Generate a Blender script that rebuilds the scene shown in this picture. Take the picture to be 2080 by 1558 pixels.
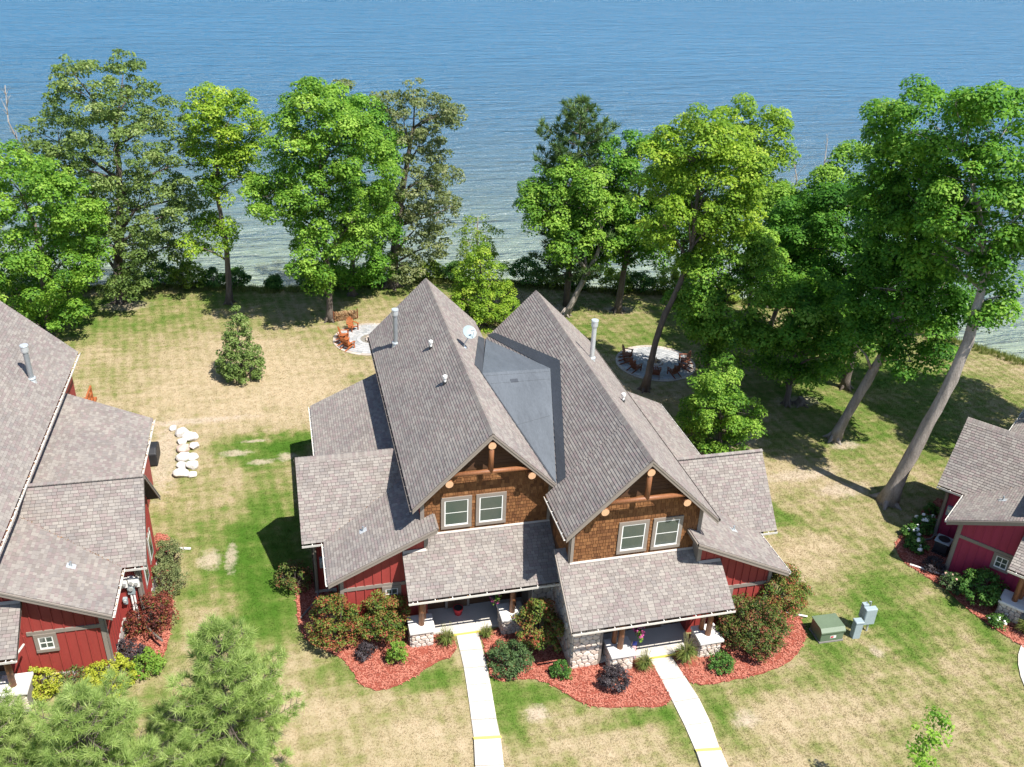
import bpy, bmesh, math, random
import numpy as np
from mathutils import Vector, Matrix
random.seed(7)
for o in list(bpy.data.objects): bpy.data.objects.remove(o)
SC = bpy.context.scene
COL = SC.collection
# ---------------------------------------------------------------- camera
cam_d = bpy.data.cameras.new('camera')
cam = bpy.data.objects.new('camera', cam_d); COL.objects.link(cam)
cam_d.sensor_width = 36.0; cam_d.lens = 32.165
cam_d.clip_start = 0.5; cam_d.clip_end = 8000
CAM = Vector((-8.469, -34.405, 32.177))
cam.matrix_world = Matrix(((0.97016, 0.07864, -0.22934, CAM.x), (-0.23916, 0.46571, -0.85200, CAM.y), (0.03981, 0.88143, 0.47063, CAM.z), (0, 0, 0, 1)))
SC.camera = cam
# ---------------------------------------------------------------- sky, sun, exposure
SUN_EL, SUN_AZ = math.radians(58.6), math.radians(144.0)      # azimuth clockwise from +Y: high, right of and behind the camera
W = bpy.data.worlds.new('World'); SC.world = W; W.use_nodes = True
wn = W.node_tree.nodes; wl = W.node_tree.links; wn.clear()
sky = wn.new('ShaderNodeTexSky'); sky.sky_type = 'NISHITA'; sky.sun_disc = False
sky.sun_elevation = SUN_EL; sky.sun_rotation = SUN_AZ; sky.altitude = 300; sky.air_density = 1.0; sky.dust_density = 0.6; sky.ozone_density = 1.6
bg = wn.new('ShaderNodeBackground'); bg.inputs['Strength'].default_value = 0.10
wo = wn.new('ShaderNodeOutputWorld'); wl.new(sky.outputs[0], bg.inputs[0]); wl.new(bg.outputs[0], wo.inputs[0])
sd = bpy.data.lights.new('sun', 'SUN'); sd.energy = 4.9; sd.angle = math.radians(0.53); sd.color = (1.0, 0.95, 0.87)
sun = bpy.data.objects.new('sun', sd); COL.objects.link(sun); sun.location = (30, -40, 60)
to_sun = Vector((math.sin(SUN_AZ) * math.cos(SUN_EL), math.cos(SUN_AZ) * math.cos(SUN_EL), math.sin(SUN_EL)))
sun.rotation_euler = (-to_sun).to_track_quat('-Z', 'Y').to_euler()
vs = SC.view_settings; vs.view_transform = 'Standard'; vs.look = 'None'; vs.exposure = 1.0; vs.gamma = 1.0; vs.use_curve_mapping = False
SC.cycles.max_bounces = 6; SC.cycles.diffuse_bounces = 3; SC.cycles.glossy_bounces = 3; SC.cycles.transmission_bounces = 3; SC.cycles.transparent_max_bounces = 8
SC.cycles.use_denoising = True

# ---------------------------------------------------------------- materials
def new_mat(name):
    m = bpy.data.materials.new(name); m.use_nodes = True
    nt = m.node_tree; nt.nodes.clear()
    out = nt.nodes.new('ShaderNodeOutputMaterial')
    return m, nt, out
def N(nt, t, **kw):
    n = nt.nodes.new(t)
    for k, v in kw.items(): setattr(n, k, v)
    return n
def ramp(nt, stops, fac=None, interp='LINEAR'):
    r = N(nt, 'ShaderNodeValToRGB'); cr = r.color_ramp; cr.interpolation = interp
    while len(cr.elements) < len(stops): cr.elements.new(0.5)
    for e, (p, c) in zip(cr.elements, stops):
        e.position = p; e.color = (*c, 1) if len(c) == 3 else c
    if fac is not None: nt.links.new(fac, r.inputs[0])
    return r
def noise(nt, scale, detail=3, vec=None, rough=0.55, dist=0.0):
    n = N(nt, 'ShaderNodeTexNoise'); n.inputs['Scale'].default_value = scale; n.inputs['Detail'].default_value = detail
    n.inputs['Roughness'].default_value = rough; n.inputs['Distortion'].default_value = dist
    if vec is not None: nt.links.new(vec, n.inputs['Vector'])
    return n
def mapping(nt, vec, scale=(1, 1, 1), rot=(0, 0, 0), loc=(0, 0, 0)):
    m = N(nt, 'ShaderNodeMapping'); m.inputs['Scale'].default_value = scale; m.inputs['Rotation'].default_value = rot; m.inputs['Location'].default_value = loc
    nt.links.new(vec, m.inputs['Vector']); return m.outputs[0]
def mixc(nt, fac, a, b, mode='MIX'):
    m = N(nt, 'ShaderNodeMix', data_type='RGBA', blend_type=mode)
    for sock, v in ((m.inputs[0], fac), (m.inputs[6], a), (m.inputs[7], b)):
        if hasattr(v, 'is_linked'): nt.links.new(v, sock)
        elif isinstance(v, (int, float)): sock.default_value = v
        else: sock.default_value = (*v, 1)
    return m.outputs[2]
def math_n(nt, op, a, b=None, clamp=False):
    m = N(nt, 'ShaderNodeMath', operation=op, use_clamp=clamp)
    for sock, v in ((m.inputs[0], a), (m.inputs[1], b)):
        if v is None: continue
        if hasattr(v, 'is_linked'): nt.links.new(v, sock)
        else: sock.default_value = v
    return m.outputs[0]
def bump(nt, h, strength, dist=0.02):
    b = N(nt, 'ShaderNodeBump'); b.inputs['Strength'].default_value = strength; b.inputs['Distance'].default_value = dist
    nt.links.new(h, b.inputs['Height']); return b.outputs[0]
def principled(nt, out, col, rough=0.7, normal=None, metal=0.0, spec=0.4):
    b = N(nt, 'ShaderNodeBsdfPrincipled')
    if hasattr(col, 'is_linked'): nt.links.new(col, b.inputs['Base Color'])
    else: b.inputs['Base Color'].default_value = (*col, 1)
    b.inputs['Roughness'].default_value = rough; b.inputs['Metallic'].default_value = metal; b.inputs['Specular IOR Level'].default_value = spec
    if normal is not None: nt.links.new(normal, b.inputs['Normal'])
    nt.links.new(b.outputs[0], out.inputs[0]); return b
def plain(name, col, rough=0.7, var=0.14, scale=3.0, stretch=(1, 1, 1), bmp=0.15, metal=0.0, spec=0.4, bd=0.01, coord='pos'):
    m, nt, out = new_mat(name)
    g = N(nt, 'ShaderNodeNewGeometry').outputs['Position'] if coord == 'pos' else N(nt, 'ShaderNodeTexCoord').outputs['Object']
    v = mapping(nt, g, stretch)
    n1 = noise(nt, scale, 4, v); n2 = noise(nt, scale * 9, 3, v)
    c = ramp(nt, [(0.25, [x * (1 - var) for x in col]), (0.75, [min(1, x * (1 + var)) for x in col])], n1.outputs[0]).outputs[0]
    c = mixc(nt, 0.35, c, ramp(nt, [(0.3, [x * (1 - var * 1.5) for x in col]), (0.7, [min(1, x * (1 + var)) for x in col])], n2.outputs[0]).outputs[0])
    principled(nt, out, c, rough, bump(nt, n2.outputs[0], bmp, bd), metal, spec); return m
def tonemat(name, cols, rough=0.8, interp='LINEAR', grain=0.0, gscale=40, transl=0.0, bmp=0.0, spec=0.3, stain=0.0, bd=0.01, stretch=(1, 1, 1)):
    m, nt, out = new_mat(name)
    a = N(nt, 'ShaderNodeAttribute', attribute_name='tone')
    k = len(cols)
    pos = [i / (k - 1) for i in range(k)] if interp == 'LINEAR' else [i / k for i in range(k)]
    c = ramp(nt, list(zip(pos, cols)), a.outputs['Fac'], interp).outputs[0]
    g = N(nt, 'ShaderNodeNewGeometry').outputs['Position']
    nrm = None
    if grain or bmp:
        n = noise(nt, gscale, 3, mapping(nt, g, stretch))
        if grain:
            f = ramp(nt, [(0.25, (1 - grain,) * 3), (0.75, (1 + grain,) * 3)], n.outputs[0]).outputs[0]
            c = mixc(nt, 1.0, c, f, 'MULTIPLY')
        if bmp: nrm = bump(nt, n.outputs[0], bmp, bd)
    if stain:
        n = noise(nt, 0.45, 5, g, 0.65)
        f = ramp(nt, [(0.3, (1 - stain, 1 - stain, 1 - stain * 0.9)), (0.65, (1.06, 1.05, 1.03))], n.outputs[0]).outputs[0]
        c = mixc(nt, 1.0, c, f, 'MULTIPLY')
    b = principled(nt, out, c, rough, nrm, 0, spec)
    if transl:
        t = N(nt, 'ShaderNodeBsdfTranslucent'); nt.links.new(mixc(nt, 1.0, c, (1.15, 1.25, 0.55), 'MULTIPLY'), t.inputs['Color'])
        mx = N(nt, 'ShaderNodeMixShader'); mx.inputs[0].default_value = transl
        nt.links.new(b.outputs[0], mx.inputs[1]); nt.links.new(t.outputs[0], mx.inputs[2]); nt.links.new(mx.outputs[0], out.inputs[0])
    return m

M = {}
M['shingle'] = tonemat('roof_shingle', [(.186, .165, .152), (.222, .202, .186), (.195, .163, .156), (.24, .22, .202), (.208, .183, .17), (.252, .23, .21), (.196, .178, .168), (.22, .183, .175), (.232, .21, .192)], 0.93, 'CONSTANT', 0.16, 55, bmp=0.3, spec=0.15, stain=0.13)
M['deck'] = plain('roof_underlay', (.05, .045, .043), 0.9)
M['shake'] = tonemat('wood_shake', [(.10, .042, .018), (.15, .066, .027), (.20, .092, .037), (.135, .056, .022), (.235, .112, .046)], 0.8, 'LINEAR', 0.25, 14, bmp=0.3, spec=0.2, stretch=(6, 6, 0.7))
M['lap'] = plain('gable_boards', (.075, .035, .017), 0.8, 0.25, 4, (0.5, 0.5, 14))
M['red'] = plain('red_siding', (.27, .040, .034), 0.62, 0.12, 1.2, (2, 2, 0.5), 0.12)
M['red_plum'] = plain('plum_red_siding', (.30, .025, .070), 0.62, 0.12, 1.2, (2, 2, 0.5), 0.12)
M['taupe'] = plain('taupe_trim', (.21, .18, .155), 0.65, 0.1, 2.0)
M['gutter'] = plain('gutter_aluminium', (.68, .65, .60), 0.45, 0.14, 6.0, spec=0.5)
M['gutter_dark'] = plain('gutter_brown_grey', (.15, .13, .115), 0.5, 0.14, 5.0)  # darker brown-grey gutter colour, also on the wing downspouts
M['debris'] = tonemat('gutter_debris', [(.10, .05, .02), (.34, .17, .06), (.22, .10, .035)], 0.95)
M['flashing'] = plain('painted_flashing', (.40, .36, .32), 0.6, 0.1, 3)
M['white'] = plain('white_vinyl', (.72, .72, .70), 0.5, 0.05, 4)
M['log'] = plain('varnished_log', (.215, .088, .038), 0.5, 0.35, 2.2, (7, 7, 0.8), 0.3, coord='obj')
M['log_end'] = plain('log_end_grain', (.55, .33, .19), 0.7, 0.18, 14)
M['stone'] = tonemat('field_stone', [(.40, .33, .27), (.54, .47, .40), (.42, .37, .33), (.62, .56, .49), (.50, .385, .31), (.58, .53, .47)], 0.85, 'LINEAR', 0.22, 12, bmp=0.4, bd=0.02)
M['mortar'] = plain('mortar', (.20, .185, .17), 0.95, 0.15, 20)
M['cap'] = plain('limestone_cap', (.64, .62, .59), 0.8, 0.08, 3)
M['concrete'] = plain('concrete', (.50, .47, .425), 0.85, 0.10, 1.6)
M['walk'] = plain('walk_concrete', (.52, .48, .43), 0.85, 0.14, 1.3)
M['yellow'] = plain('yellow_paint', (.72, .60, .12), 0.7, 0.12, 6)
M['steel'] = plain('galvanised_steel', (.34, .37, .39), 0.42, 0.14, 5, metal=0.55)
M['bright_steel'] = plain('bright_steel', (.60, .63, .64), 0.35, 0.1, 5, metal=0.5)
M['dark'] = plain('dark_rubber', (.03, .03, .032), 0.6, 0.2, 5)
M['black'] = plain('black_vinyl_cover', (.018, .019, .022), 0.55, 0.3, 5)
M['foundation'] = plain('foundation_concrete', (.42, .40, .375), 0.9, 0.14, 3)
M['door'] = plain('door_wood', (.10, .05, .028), 0.55, 0.2, 3, (3, 3, 0.6))
M['chair'] = plain('stained_cedar', (.33, .10, .032), 0.55, 0.3, 3, (4, 4, 4), 0.25, coord='obj')
M['chair_dark'] = plain('dark_cedar', (.19, .066, .032), 0.6, 0.3, 3, (4, 4, 4), 0.25, coord='obj')  # darker cedar colour: right patio chairs, bench and firewood rack
M['pale_wood'] = plain('split_wood', (.48, .31, .17), 0.8, 0.25, 8)
M['fire'] = tonemat('firewood', [(.08, .045, .025), (.30, .17, .08), (.18, .09, .04), (.36, .24, .13)], 0.9)
M['bark'] = plain('bark', (.145, .118, .098), 0.92, 0.5, 2.2, (2.6, 2.6, 0.45), 1.0, bd=0.06)
M['bark_pale'] = plain('bark_pale', (.34, .30, .265), 0.92, 0.5, 1.8, (2.4, 2.4, 0.45), 1.0, bd=0.06)
M['twig'] = plain('dead_wood', (.30, .26, .225), 0.9, 0.2, 3)
M['utility_green'] = plain('green_enamel', (.115, .155, .10), 0.42, 0.10, 1.5)
M['utility_blue'] = plain('grey_blue_enamel', (.27, .33, .35), 0.45, 0.1, 2)
M['boulder'] = plain('pale_boulder', (.56, .53, .50), 0.9, 0.22, 2.5, bmp=0.8, bd=0.04)
M['pink_boulder'] = plain('pinkish_boulder', (.50, .38, .32), 0.9, 0.18, 2.5, bmp=0.8, bd=0.04)
M['soil'] = plain('bare_soil', (.42, .33, .255), 0.95, 0.2, 3)
M['flagred'] = plain('flag_red', (.45, .03, .04), 0.8); M['flagwhite'] = plain('flag_white', (.75, .75, .75), 0.8); M['flagblue'] = plain('flag_blue', (.02, .03, .16), 0.8)
M['paver'] = tonemat('patio_pavers', [(.235, .245, .25), (.31, .315, .32), (.37, .37, .37), (.275, .285, .30)], 0.9, 'LINEAR', 0.12, 12)
M['paver_edge'] = tonemat('patio_edging', [(.42, .36, .31), (.33, .285, .25), (.48, .42, .365)], 0.9, 'LINEAR', 0.12, 12)
# foliage
def leafmat(name, cols, tr=0.33): return tonemat(name, cols, 0.62, 'LINEAR', transl=tr, spec=0.25)
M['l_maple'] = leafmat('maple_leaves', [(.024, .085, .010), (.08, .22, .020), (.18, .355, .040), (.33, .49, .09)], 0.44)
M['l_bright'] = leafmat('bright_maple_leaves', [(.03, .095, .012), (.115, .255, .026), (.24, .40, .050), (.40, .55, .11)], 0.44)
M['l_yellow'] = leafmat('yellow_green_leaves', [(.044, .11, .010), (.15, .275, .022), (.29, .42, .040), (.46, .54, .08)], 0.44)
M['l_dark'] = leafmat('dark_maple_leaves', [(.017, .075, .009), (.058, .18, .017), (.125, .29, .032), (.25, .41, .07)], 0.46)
M['l_oak'] = leafmat('oak_leaves', [(.05, .095, .022), (.115, .185, .042), (.19, .265, .072), (.29, .345, .14)], 0.32)
M['l_oakgrey'] = leafmat('grey_oak_leaves', [(.06, .09, .030), (.13, .17, .058), (.21, .245, .10), (.31, .32, .17)], 0.32)
M['l_birch'] = leafmat('birch_leaves', [(.06, .13, .014), (.16, .26, .03), (.28, .37, .055), (.38, .45, .11)], 0.42)
M['l_pine'] = leafmat('pine_needles', [(.025, .06, .018), (.055, .11, .03), (.095, .16, .045), (.15, .21, .07)], 0.2)
M['l_pinefg'] = leafmat('pale_pine_needles', [(.125, .195, .055), (.245, .345, .095), (.37, .475, .155), (.50, .57, .24)], 0.42)
M['l_red'] = leafmat('red_and_green_leaves', [(.04, .085, .012), (.10, .16, .022), (.18, .20, .04), (.17, .05, .022), (.30, .075, .04)], 0.2)
M['l_redgreen'] = leafmat('green_and_red_leaves', [(.028, .055, .012), (.065, .11, .02), (.12, .165, .034), (.12, .05, .026), (.20, .065, .036)], 0.2)
M['l_crimson'] = leafmat('crimson_leaves', [(.05, .012, .012), (.13, .03, .022), (.22, .05, .03), (.10, .12, .025)], 0.2)
M['l_black'] = leafmat('near_black_purple_leaves', [(.012, .008, .010), (.03, .022, .026), (.06, .05, .055), (.11, .095, .10)], 0.1)
M['l_lime'] = leafmat('lime_leaves', [(.06, .15, .015), (.13, .25, .03), (.20, .32, .045), (.28, .38, .07)])
M['l_gold'] = leafmat('golden_leaves', [(.13, .17, .012), (.28, .33, .025), (.42, .44, .05), (.50, .50, .12)])
M['l_mound'] = leafmat('mound_shrub_leaves', [(.022, .05, .018), (.05, .095, .032), (.085, .14, .045), (.12, .17, .06)], 0.2)
M['l_green'] = leafmat('green_shrub_leaves', [(.022, .075, .014), (.06, .155, .028), (.115, .235, .045), (.19, .30, .07)], 0.38)
M['l_sage'] = leafmat('sage_shrub_leaves', [(.055, .08, .03), (.11, .14, .05), (.17, .195, .075), (.22, .19, .09)], 0.2)
M['l_grass'] = leafmat('ornamental_grass_blades', [(.05, .085, .015), (.11, .16, .03), (.20, .23, .06), (.30, .28, .12)], 0.25)
M['petal'] = plain('white_petals', (.78, .78, .72), 0.7, 0.06, 8); M['pink'] = plain('pink_petals', (.45, .06, .22), 0.7, 0.3, 12); M['peach'] = plain('peach_petals', (.65, .42, .33), 0.7, 0.2, 8)

# window glass: dark, reflective, a trace of a curtain behind
def glass_mat():
    m, nt, out = new_mat('window_glass')
    b = principled(nt, out, (.065, .082, .072), 0.06, None, 0, 0.9)
    return m
M['glass'] = glass_mat()
M['curtain'] = plain('window_blind', (.30, .34, .31), 0.8, 0.12, 2, (0.5, 0.5, 20))

def membrane(name, base):
    m, nt, out = new_mat(name)
    g = N(nt, 'ShaderNodeNewGeometry').outputs['Position']
    n1 = noise(nt, 0.8, 5, mapping(nt, g, (2.2, 0.35, 1)), 0.65); n2 = noise(nt, 9, 3, mapping(nt, g, (3, 0.5, 1)))
    c = ramp(nt, [(0.3, [x * 0.78 for x in base]), (0.7, [x * 1.25 for x in base])], n1.outputs[0]).outputs[0]
    c = mixc(nt, 0.3, c, ramp(nt, [(0.35, [x * 0.7 for x in base]), (0.75, [x * 1.5 for x in base])], n2.outputs[0]).outputs[0])
    principled(nt, out, c, 0.55, bump(nt, n1.outputs[0], 0.12, 0.03)); return m
M['membrane'] = membrane('rubber_membrane', (.092, .104, .118)); M['flash'] = membrane('membrane_flashing', (.050, .056, .066))

# ---------------------------------------------------------------- mesh helpers
class MB:
    def __init__(s, T=None): s.v = []; s.f = []; s.t = []; s.T = T
    def add(s, vs, fs, tone=0.5):
        b = len(s.v)
        if s.T: vs = [s.T(*v) for v in vs]
        s.v.extend([tuple(v) for v in vs]); s.f.extend([[b + i for i in f] for f in fs]); s.t.extend([tone] * len(fs))
    def box(s, x0, x1, y0, y1, z0, z1, tone=0.5):
        s.add([(x0, y0, z0), (x1, y0, z0), (x1, y1, z0), (x0, y1, z0), (x0, y0, z1), (x1, y0, z1), (x1, y1, z1), (x0, y1, z1)],
              [(0, 3, 2, 1), (4, 5, 6, 7), (0, 1, 5, 4), (1, 2, 6, 5), (2, 3, 7, 6), (3, 0, 4, 7)], tone)
    def prism(s, poly, vec, tone=0.5):
        n = len(poly); vec = Vector(vec); a = [Vector(p) for p in poly]; b = [p + vec for p in a]
        s.add(a + b, [tuple(range(n - 1, -1, -1)), tuple(range(n, 2 * n))] + [(i, (i + 1) % n, n + (i + 1) % n, n + i) for i in range(n)], tone)
    def tube(s, path, radii, n=8, tone=0.5, caps=True, wob=0.0, rng=random):
        P = [Vector(p) for p in path]; rings = []
        up = Vector((0.31, 0.17, 0.93))
        for i, p in enumerate(P):
            d = (P[min(i + 1, len(P) - 1)] - P[max(i - 1, 0)]).normalized()
            a = d.cross(up)
            if a.length < 1e-3: a = d.cross(Vector((1, 0, 0)))
            a.normalize(); b = d.cross(a)
            r = radii[i] if not isinstance(radii, (int, float)) else radii
            rings.append([p + (a * math.cos(2 * math.pi * k / n) + b * math.sin(2 * math.pi * k / n)) * r * (1 + (rng.uniform(-wob, wob) if wob else 0)) for k in range(n)])
        vs = [q for r in rings for q in r]; fs = []
        for i in range(len(P) - 1):
            for k in range(n): fs.append((i * n + k, i * n + (k + 1) % n, (i + 1) * n + (k + 1) % n, (i + 1) * n + k))
        if caps: fs.append(tuple(range(n - 1, -1, -1))); fs.append(tuple(range((len(P) - 1) * n, len(P) * n)))
        s.add(vs, fs, tone)
    def build(s, name, mat, parent=None, smooth=False):
        me = bpy.data.meshes.new(name); me.from_pydata(s.v, [], s.f); me.materials.append(M[mat] if isinstance(mat, str) else mat)
        a = me.attributes.new('tone', 'FLOAT', 'FACE'); a.data.foreach_set('value', np.array(s.t, dtype=np.float32))
        if smooth: me.polygons.foreach_set('use_smooth', [True] * len(me.polygons))
        me.update()
        return link(name, me, parent)
def link(name, data, parent=None):
    o = bpy.data.objects.new(name, data); COL.objects.link(o)
    if parent is not None: o.parent = parent
    return o
def tag(o, label=None, cat=None, group=None, kind=None):
    for k, v in (('label', label), ('category', cat), ('group', group), ('kind', kind)):
        if v: o[k] = v
    return o
def thing(name, label, cat, loc=(0, 0, 0), rz=0.0, group=None):
    o = link(name, None); o.location = loc; o.rotation_euler = (0, 0, rz); o.empty_display_size = 0.3
    return tag(o, label, cat, group)
def recalc(o):
    bm = bmesh.new(); bm.from_mesh(o.data); bmesh.ops.recalc_face_normals(bm, faces=bm.faces); bm.to_mesh(o.data); bm.free(); return o
def copy_tree(o, parent=None):
    c = o.copy(); COL.objects.link(c); c.parent = parent
    for ch in list(o.children): copy_tree(ch, c)
    return c
# ================================================================ LAND, LAKE
SHORE = [(-400, 95), (-160, 66), (-70, 54), (-40, 49.5), (-26.7, 48.3), (-16.5, 47.6), (-9.6, 45.4), (-3, 45.6), (3.5, 46.2), (8, 45.0), (13.5, 43.6), (21, 40.8), (27, 39.4), (33, 36.4), (39, 34.5), (44, 29.5), (48.6, 23.4), (52, 18), (60, 4), (74, -22), (120, -120), (260, -420)]
SP = np.array(SHORE, float)
def shore_dist(x, y):
    x = np.asarray(x, float); y = np.asarray(y, float)
    best = np.full(x.shape, 1e9); sign = np.ones(x.shape)
    for a, b in zip(SP[:-1], SP[1:]):
        d = b - a; L2 = d @ d
        t = np.clip(((x - a[0]) * d[0] + (y - a[1]) * d[1]) / L2, 0, 1)
        px = a[0] + t * d[0]; py = a[1] + t * d[1]
        dist = np.hypot(x - px, y - py); cr = d[0] * (y - a[1]) - d[1] * (x - a[0])
        m = dist < best; best = np.where(m, dist, best); sign = np.where(m, np.sign(cr), sign)
    return best * sign            # positive = lake side
def sstep(t): t = np.clip(t, 0, 1); return t * t * (3 - 2 * t)
def ground_h(x, y):
    x = np.asarray(x, float); y = np.asarray(y, float)
    s = shore_dist(x, y)
    und = 0.05 * np.sin(x * 0.21 + 1.3) * np.cos(y * 0.17) * sstep((np.hypot(x - 2, y - 6) - 24) / 10) * sstep((-s) / 5)
    bank = -1.75 * sstep((s + 0.9) / 3.6) - 0.036 * np.clip(s - 2.2, 0, 160) + 0.10 * np.sin(x * 1.1) * np.sin(y * 0.9 + x * 0.3) * sstep(s / 1.5) * (s < 6)
    return und + bank
def gh(x, y): return float(ground_h(x, y))

def lawn_group():
    """colour of the drought-patched lawn as a function of position: shared by soil sheet and blades"""
    ng = bpy.data.node_groups.new('lawn_colour', 'ShaderNodeTree')
    ng.interface.new_socket('Colour', in_out='OUTPUT', socket_type='NodeSocketColor')
    ng.interface.new_socket('Height', in_out='OUTPUT', socket_type='NodeSocketFloat')
    go = ng.nodes.new('NodeGroupOutput'); nt = ng
    pos = N(nt, 'ShaderNodeNewGeometry').outputs['Position']
    flat = mapping(nt, pos, (1, 1, 0))
    big = noise(nt, 0.16, 4, flat, 0.6, 0.4).outputs[0]
    mid = noise(nt, 0.75, 4, mapping(nt, flat, (1, 1, 0), (0, 0, 0.35)), 0.6, 0.6).outputs[0]
    streak = noise(nt, 1.0, 3, mapping(nt, flat, (0.28, 2.1, 0), (0, 0, 0.25)), 0.6).outputs[0]
    fine = noise(nt, 9.0, 4, flat, 0.65).outputs[0]
    grain = noise(nt, 30.0, 2, flat, 0.6).outputs[0]
    g = math_n(nt, 'ADD', math_n(nt, 'MULTIPLY', big, 0.95), math_n(nt, 'MULTIPLY', mid, 0.95))
    g = math_n(nt, 'ADD', g, math_n(nt, 'MULTIPLY', streak, 0.62))
    g = math_n(nt, 'ADD', g, math_n(nt, 'MULTIPLY', fine, 0.36))
    g = math_n(nt, 'SUBTRACT', g, 1.39)
    wv = N(nt, 'ShaderNodeVectorMath', operation='MULTIPLY_ADD'); nt.links.new(noise(nt, 0.55, 4, flat, 0.65).outputs['Color'], wv.inputs[0]); wv.inputs[1].default_value = (3.4, 3.4, 0); wv.inputs[2].default_value = (-1.7, -1.7, 0)
    wa = N(nt, 'ShaderNodeVectorMath', operation='ADD'); nt.links.new(flat, wa.inputs[0]); nt.links.new(wv.outputs[0], wa.inputs[1]); warp = wa.outputs[0]
    mow = N(nt, 'ShaderNodeTexWave'); mow.inputs['Scale'].default_value = 0.42; mow.inputs['Distortion'].default_value = 2.2; mow.inputs['Detail'].default_value = 2; mow.inputs['Detail Scale'].default_value = 0.6; nt.links.new(mapping(nt, flat, (1, 1, 0), (0, 0, -0.12)), mow.inputs['Vector'])
    g = math_n(nt, 'ADD', g, math_n(nt, 'MULTIPLY', math_n(nt, 'SUBTRACT', mow.outputs['Fac'], 0.5), 0.12))
    # greener or drier places: x, y, half sizes, turn, amount
    for (x, y, rx, ry, rot, amt) in [(-10.6, 6.5, 2.6, 9.0, 0.05, .55), (-11.2, 17.6, 3.0, 2.2, 0.3, .55), (-9.0, 18.6, 2.4, 1.4, 0.2, .4), (-13.5, 6.0, 2.2, 4.5, 0, .25), (-12.5, 28, 9, 9, 0, -.32), (-8, 23, 7, 4, 0, -.2),
                                     (-7.4, -2.6, 2.4, 1.6, -.5, .35), (-3.6, -3.7, 1.9, .9, .3, .42), (-.4, -5.6, .8, 3.5, 0, .38), (1.4, -5.7, 1.6, .9, 0, .35), (5.0, -8.0, 3.0, .6, -.12, .34), (6.6, -9.0, .7, 2.2, 0, .35), (9.0, -8.6, .8, 2.4, 0.2, .30), (16.0, -5.5, 1.4, 2.0, 0, .35), (12.0, -7.3, 3.2, .6, .05, .2),
                                     (20.2, -5.2, 1.6, 4.2, .85, .42), (22.5, -3.0, 1.6, 5, .6, .26), (18.6, 4.6, 1.6, 1.7, 0, .42), (19.0, 1.0, 2.6, 3.0, 0, -.22), (13, -9.5, 4.0, 2.5, 0, -.22), (3, -8.8, 3.0, 1.2, 0, -.22), (-4.5, -7.5, 2.5, 2.4, 0, -.26), (-10, -4, 2.0, 4, 0, -.15), (-13.2, 2.2, 1.6, 2.6, 0, -.3),
                                     (31, 17, 10, 11, 0, .32), (22, 33, 12, 6, -.3, .22), (0, 44, 40, 3, -.02, .25), (40, 24, 8, 8, 0, .25), (-26, 40, 9, 7, 0, .25), (24.5, -5.5, .9, 3.5, -.5, .4), (25.5, -9.5, 1.2, 2.0, -.6, .5), (-15.6, 18.0, .7, 3.0, 0, .3), (-20, -4, 6, 3, 0, .1), (22, 8.5, 4, 3, 0, -.2)]:
        v = mapping(nt, mapping(nt, warp if min(rx, ry) > .95 else flat, (1, 1, 0), loc=(-x, -y, 0)), (1 / rx, 1 / ry, 0), (0, 0, 0) if not rot else (0, 0, -rot))
        ln = N(nt, 'ShaderNodeVectorMath', operation='LENGTH'); nt.links.new(v, ln.inputs[0])
        mr = N(nt, 'ShaderNodeMapRange', interpolation_type='SMOOTHSTEP'); nt.links.new(ln.outputs['Value'], mr.inputs[0])
        mr.inputs[1].default_value = 1.25; mr.inputs[2].default_value = 0.35; mr.inputs[3].default_value = 0; mr.inputs[4].default_value = amt
        g = math_n(nt, 'ADD', g, mr.outputs[0])
    col = ramp(nt, [(0.0, (.365, .295, .195)), (0.24, (.30, .248, .148)), (0.42, (.222, .205, .092)), (0.58, (.145, .168, .05)), (0.76, (.088, .142, .025)), (1.0, (.05, .112, .012))], math_n(nt, 'ADD', math_n(nt, 'MULTIPLY', g, 0.85), 0.33)).outputs[0]
    col = mixc(nt, 1.0, col, ramp(nt, [(0.25, (.66, .69, .64)), (0.5, (1, 1, 1)), (0.8, (1.25, 1.2, 1.16))], grain).outputs[0], 'MULTIPLY')
    # bare sandy scuffs with a shape of their own
    for (x, y, rx, ry, rot) in [(-13.7, 7.0, .55, .75, -.4), (-12.6, 7.0, .28, 1.1, .15), (.8, -6.75, .5, .45, 0), (10.0, -9.0, .6, .45, 0), (-12.6, 17.6, .9, .35, .3), (-11.0, 16.3, .7, .3, -.3), (-9.4, 16.6, .5, .4, .2), (-11.4, 18.9, .9, .16, .15), (-15.4, 22.2, 3.4, .4, -.2), (-16.9, 18.0, .9, 4.0, 0), (22.6, 8.6, 2.4, .6, .2), (24.4, 6.6, 1.6, .7, .1), (20.6, 13.5, 1.6, 1.4, 0), (27.6, 11.4, 1.0, .5, 0), (14.9, 36.9, 1.0, .8, 0), (20, 36, 1.2, .7, 0), (-22, 43, 1.6, 1.0, 0), (27.4, 17.6, 1.5, .7, 0), (18.3, -6.4, .25, .4, 0)]:
        v = mapping(nt, mapping(nt, flat, (1, 1, 0), loc=(-x, -y, 0)), (1 / rx, 1 / ry, 0), (0, 0, -rot))
        ln = N(nt, 'ShaderNodeVectorMath', operation='LENGTH'); nt.links.new(v, ln.inputs[0])
        d = math_n(nt, 'ADD', ln.outputs['Value'], math_n(nt, 'MULTIPLY', math_n(nt, 'SUBTRACT', noise(nt, 2.2, 4, flat, 0.7).outputs[0], 0.5), 2.6))
        mr = N(nt, 'ShaderNodeMapRange'); nt.links.new(d, mr.inputs[0]); mr.inputs[1].default_value = 1.35; mr.inputs[2].default_value = 0.55; mr.inputs[3].default_value = 0; mr.inputs[4].default_value = 0.7
        col = mixc(nt, mr.outputs[0], col, (.40, .33, .26))
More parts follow.
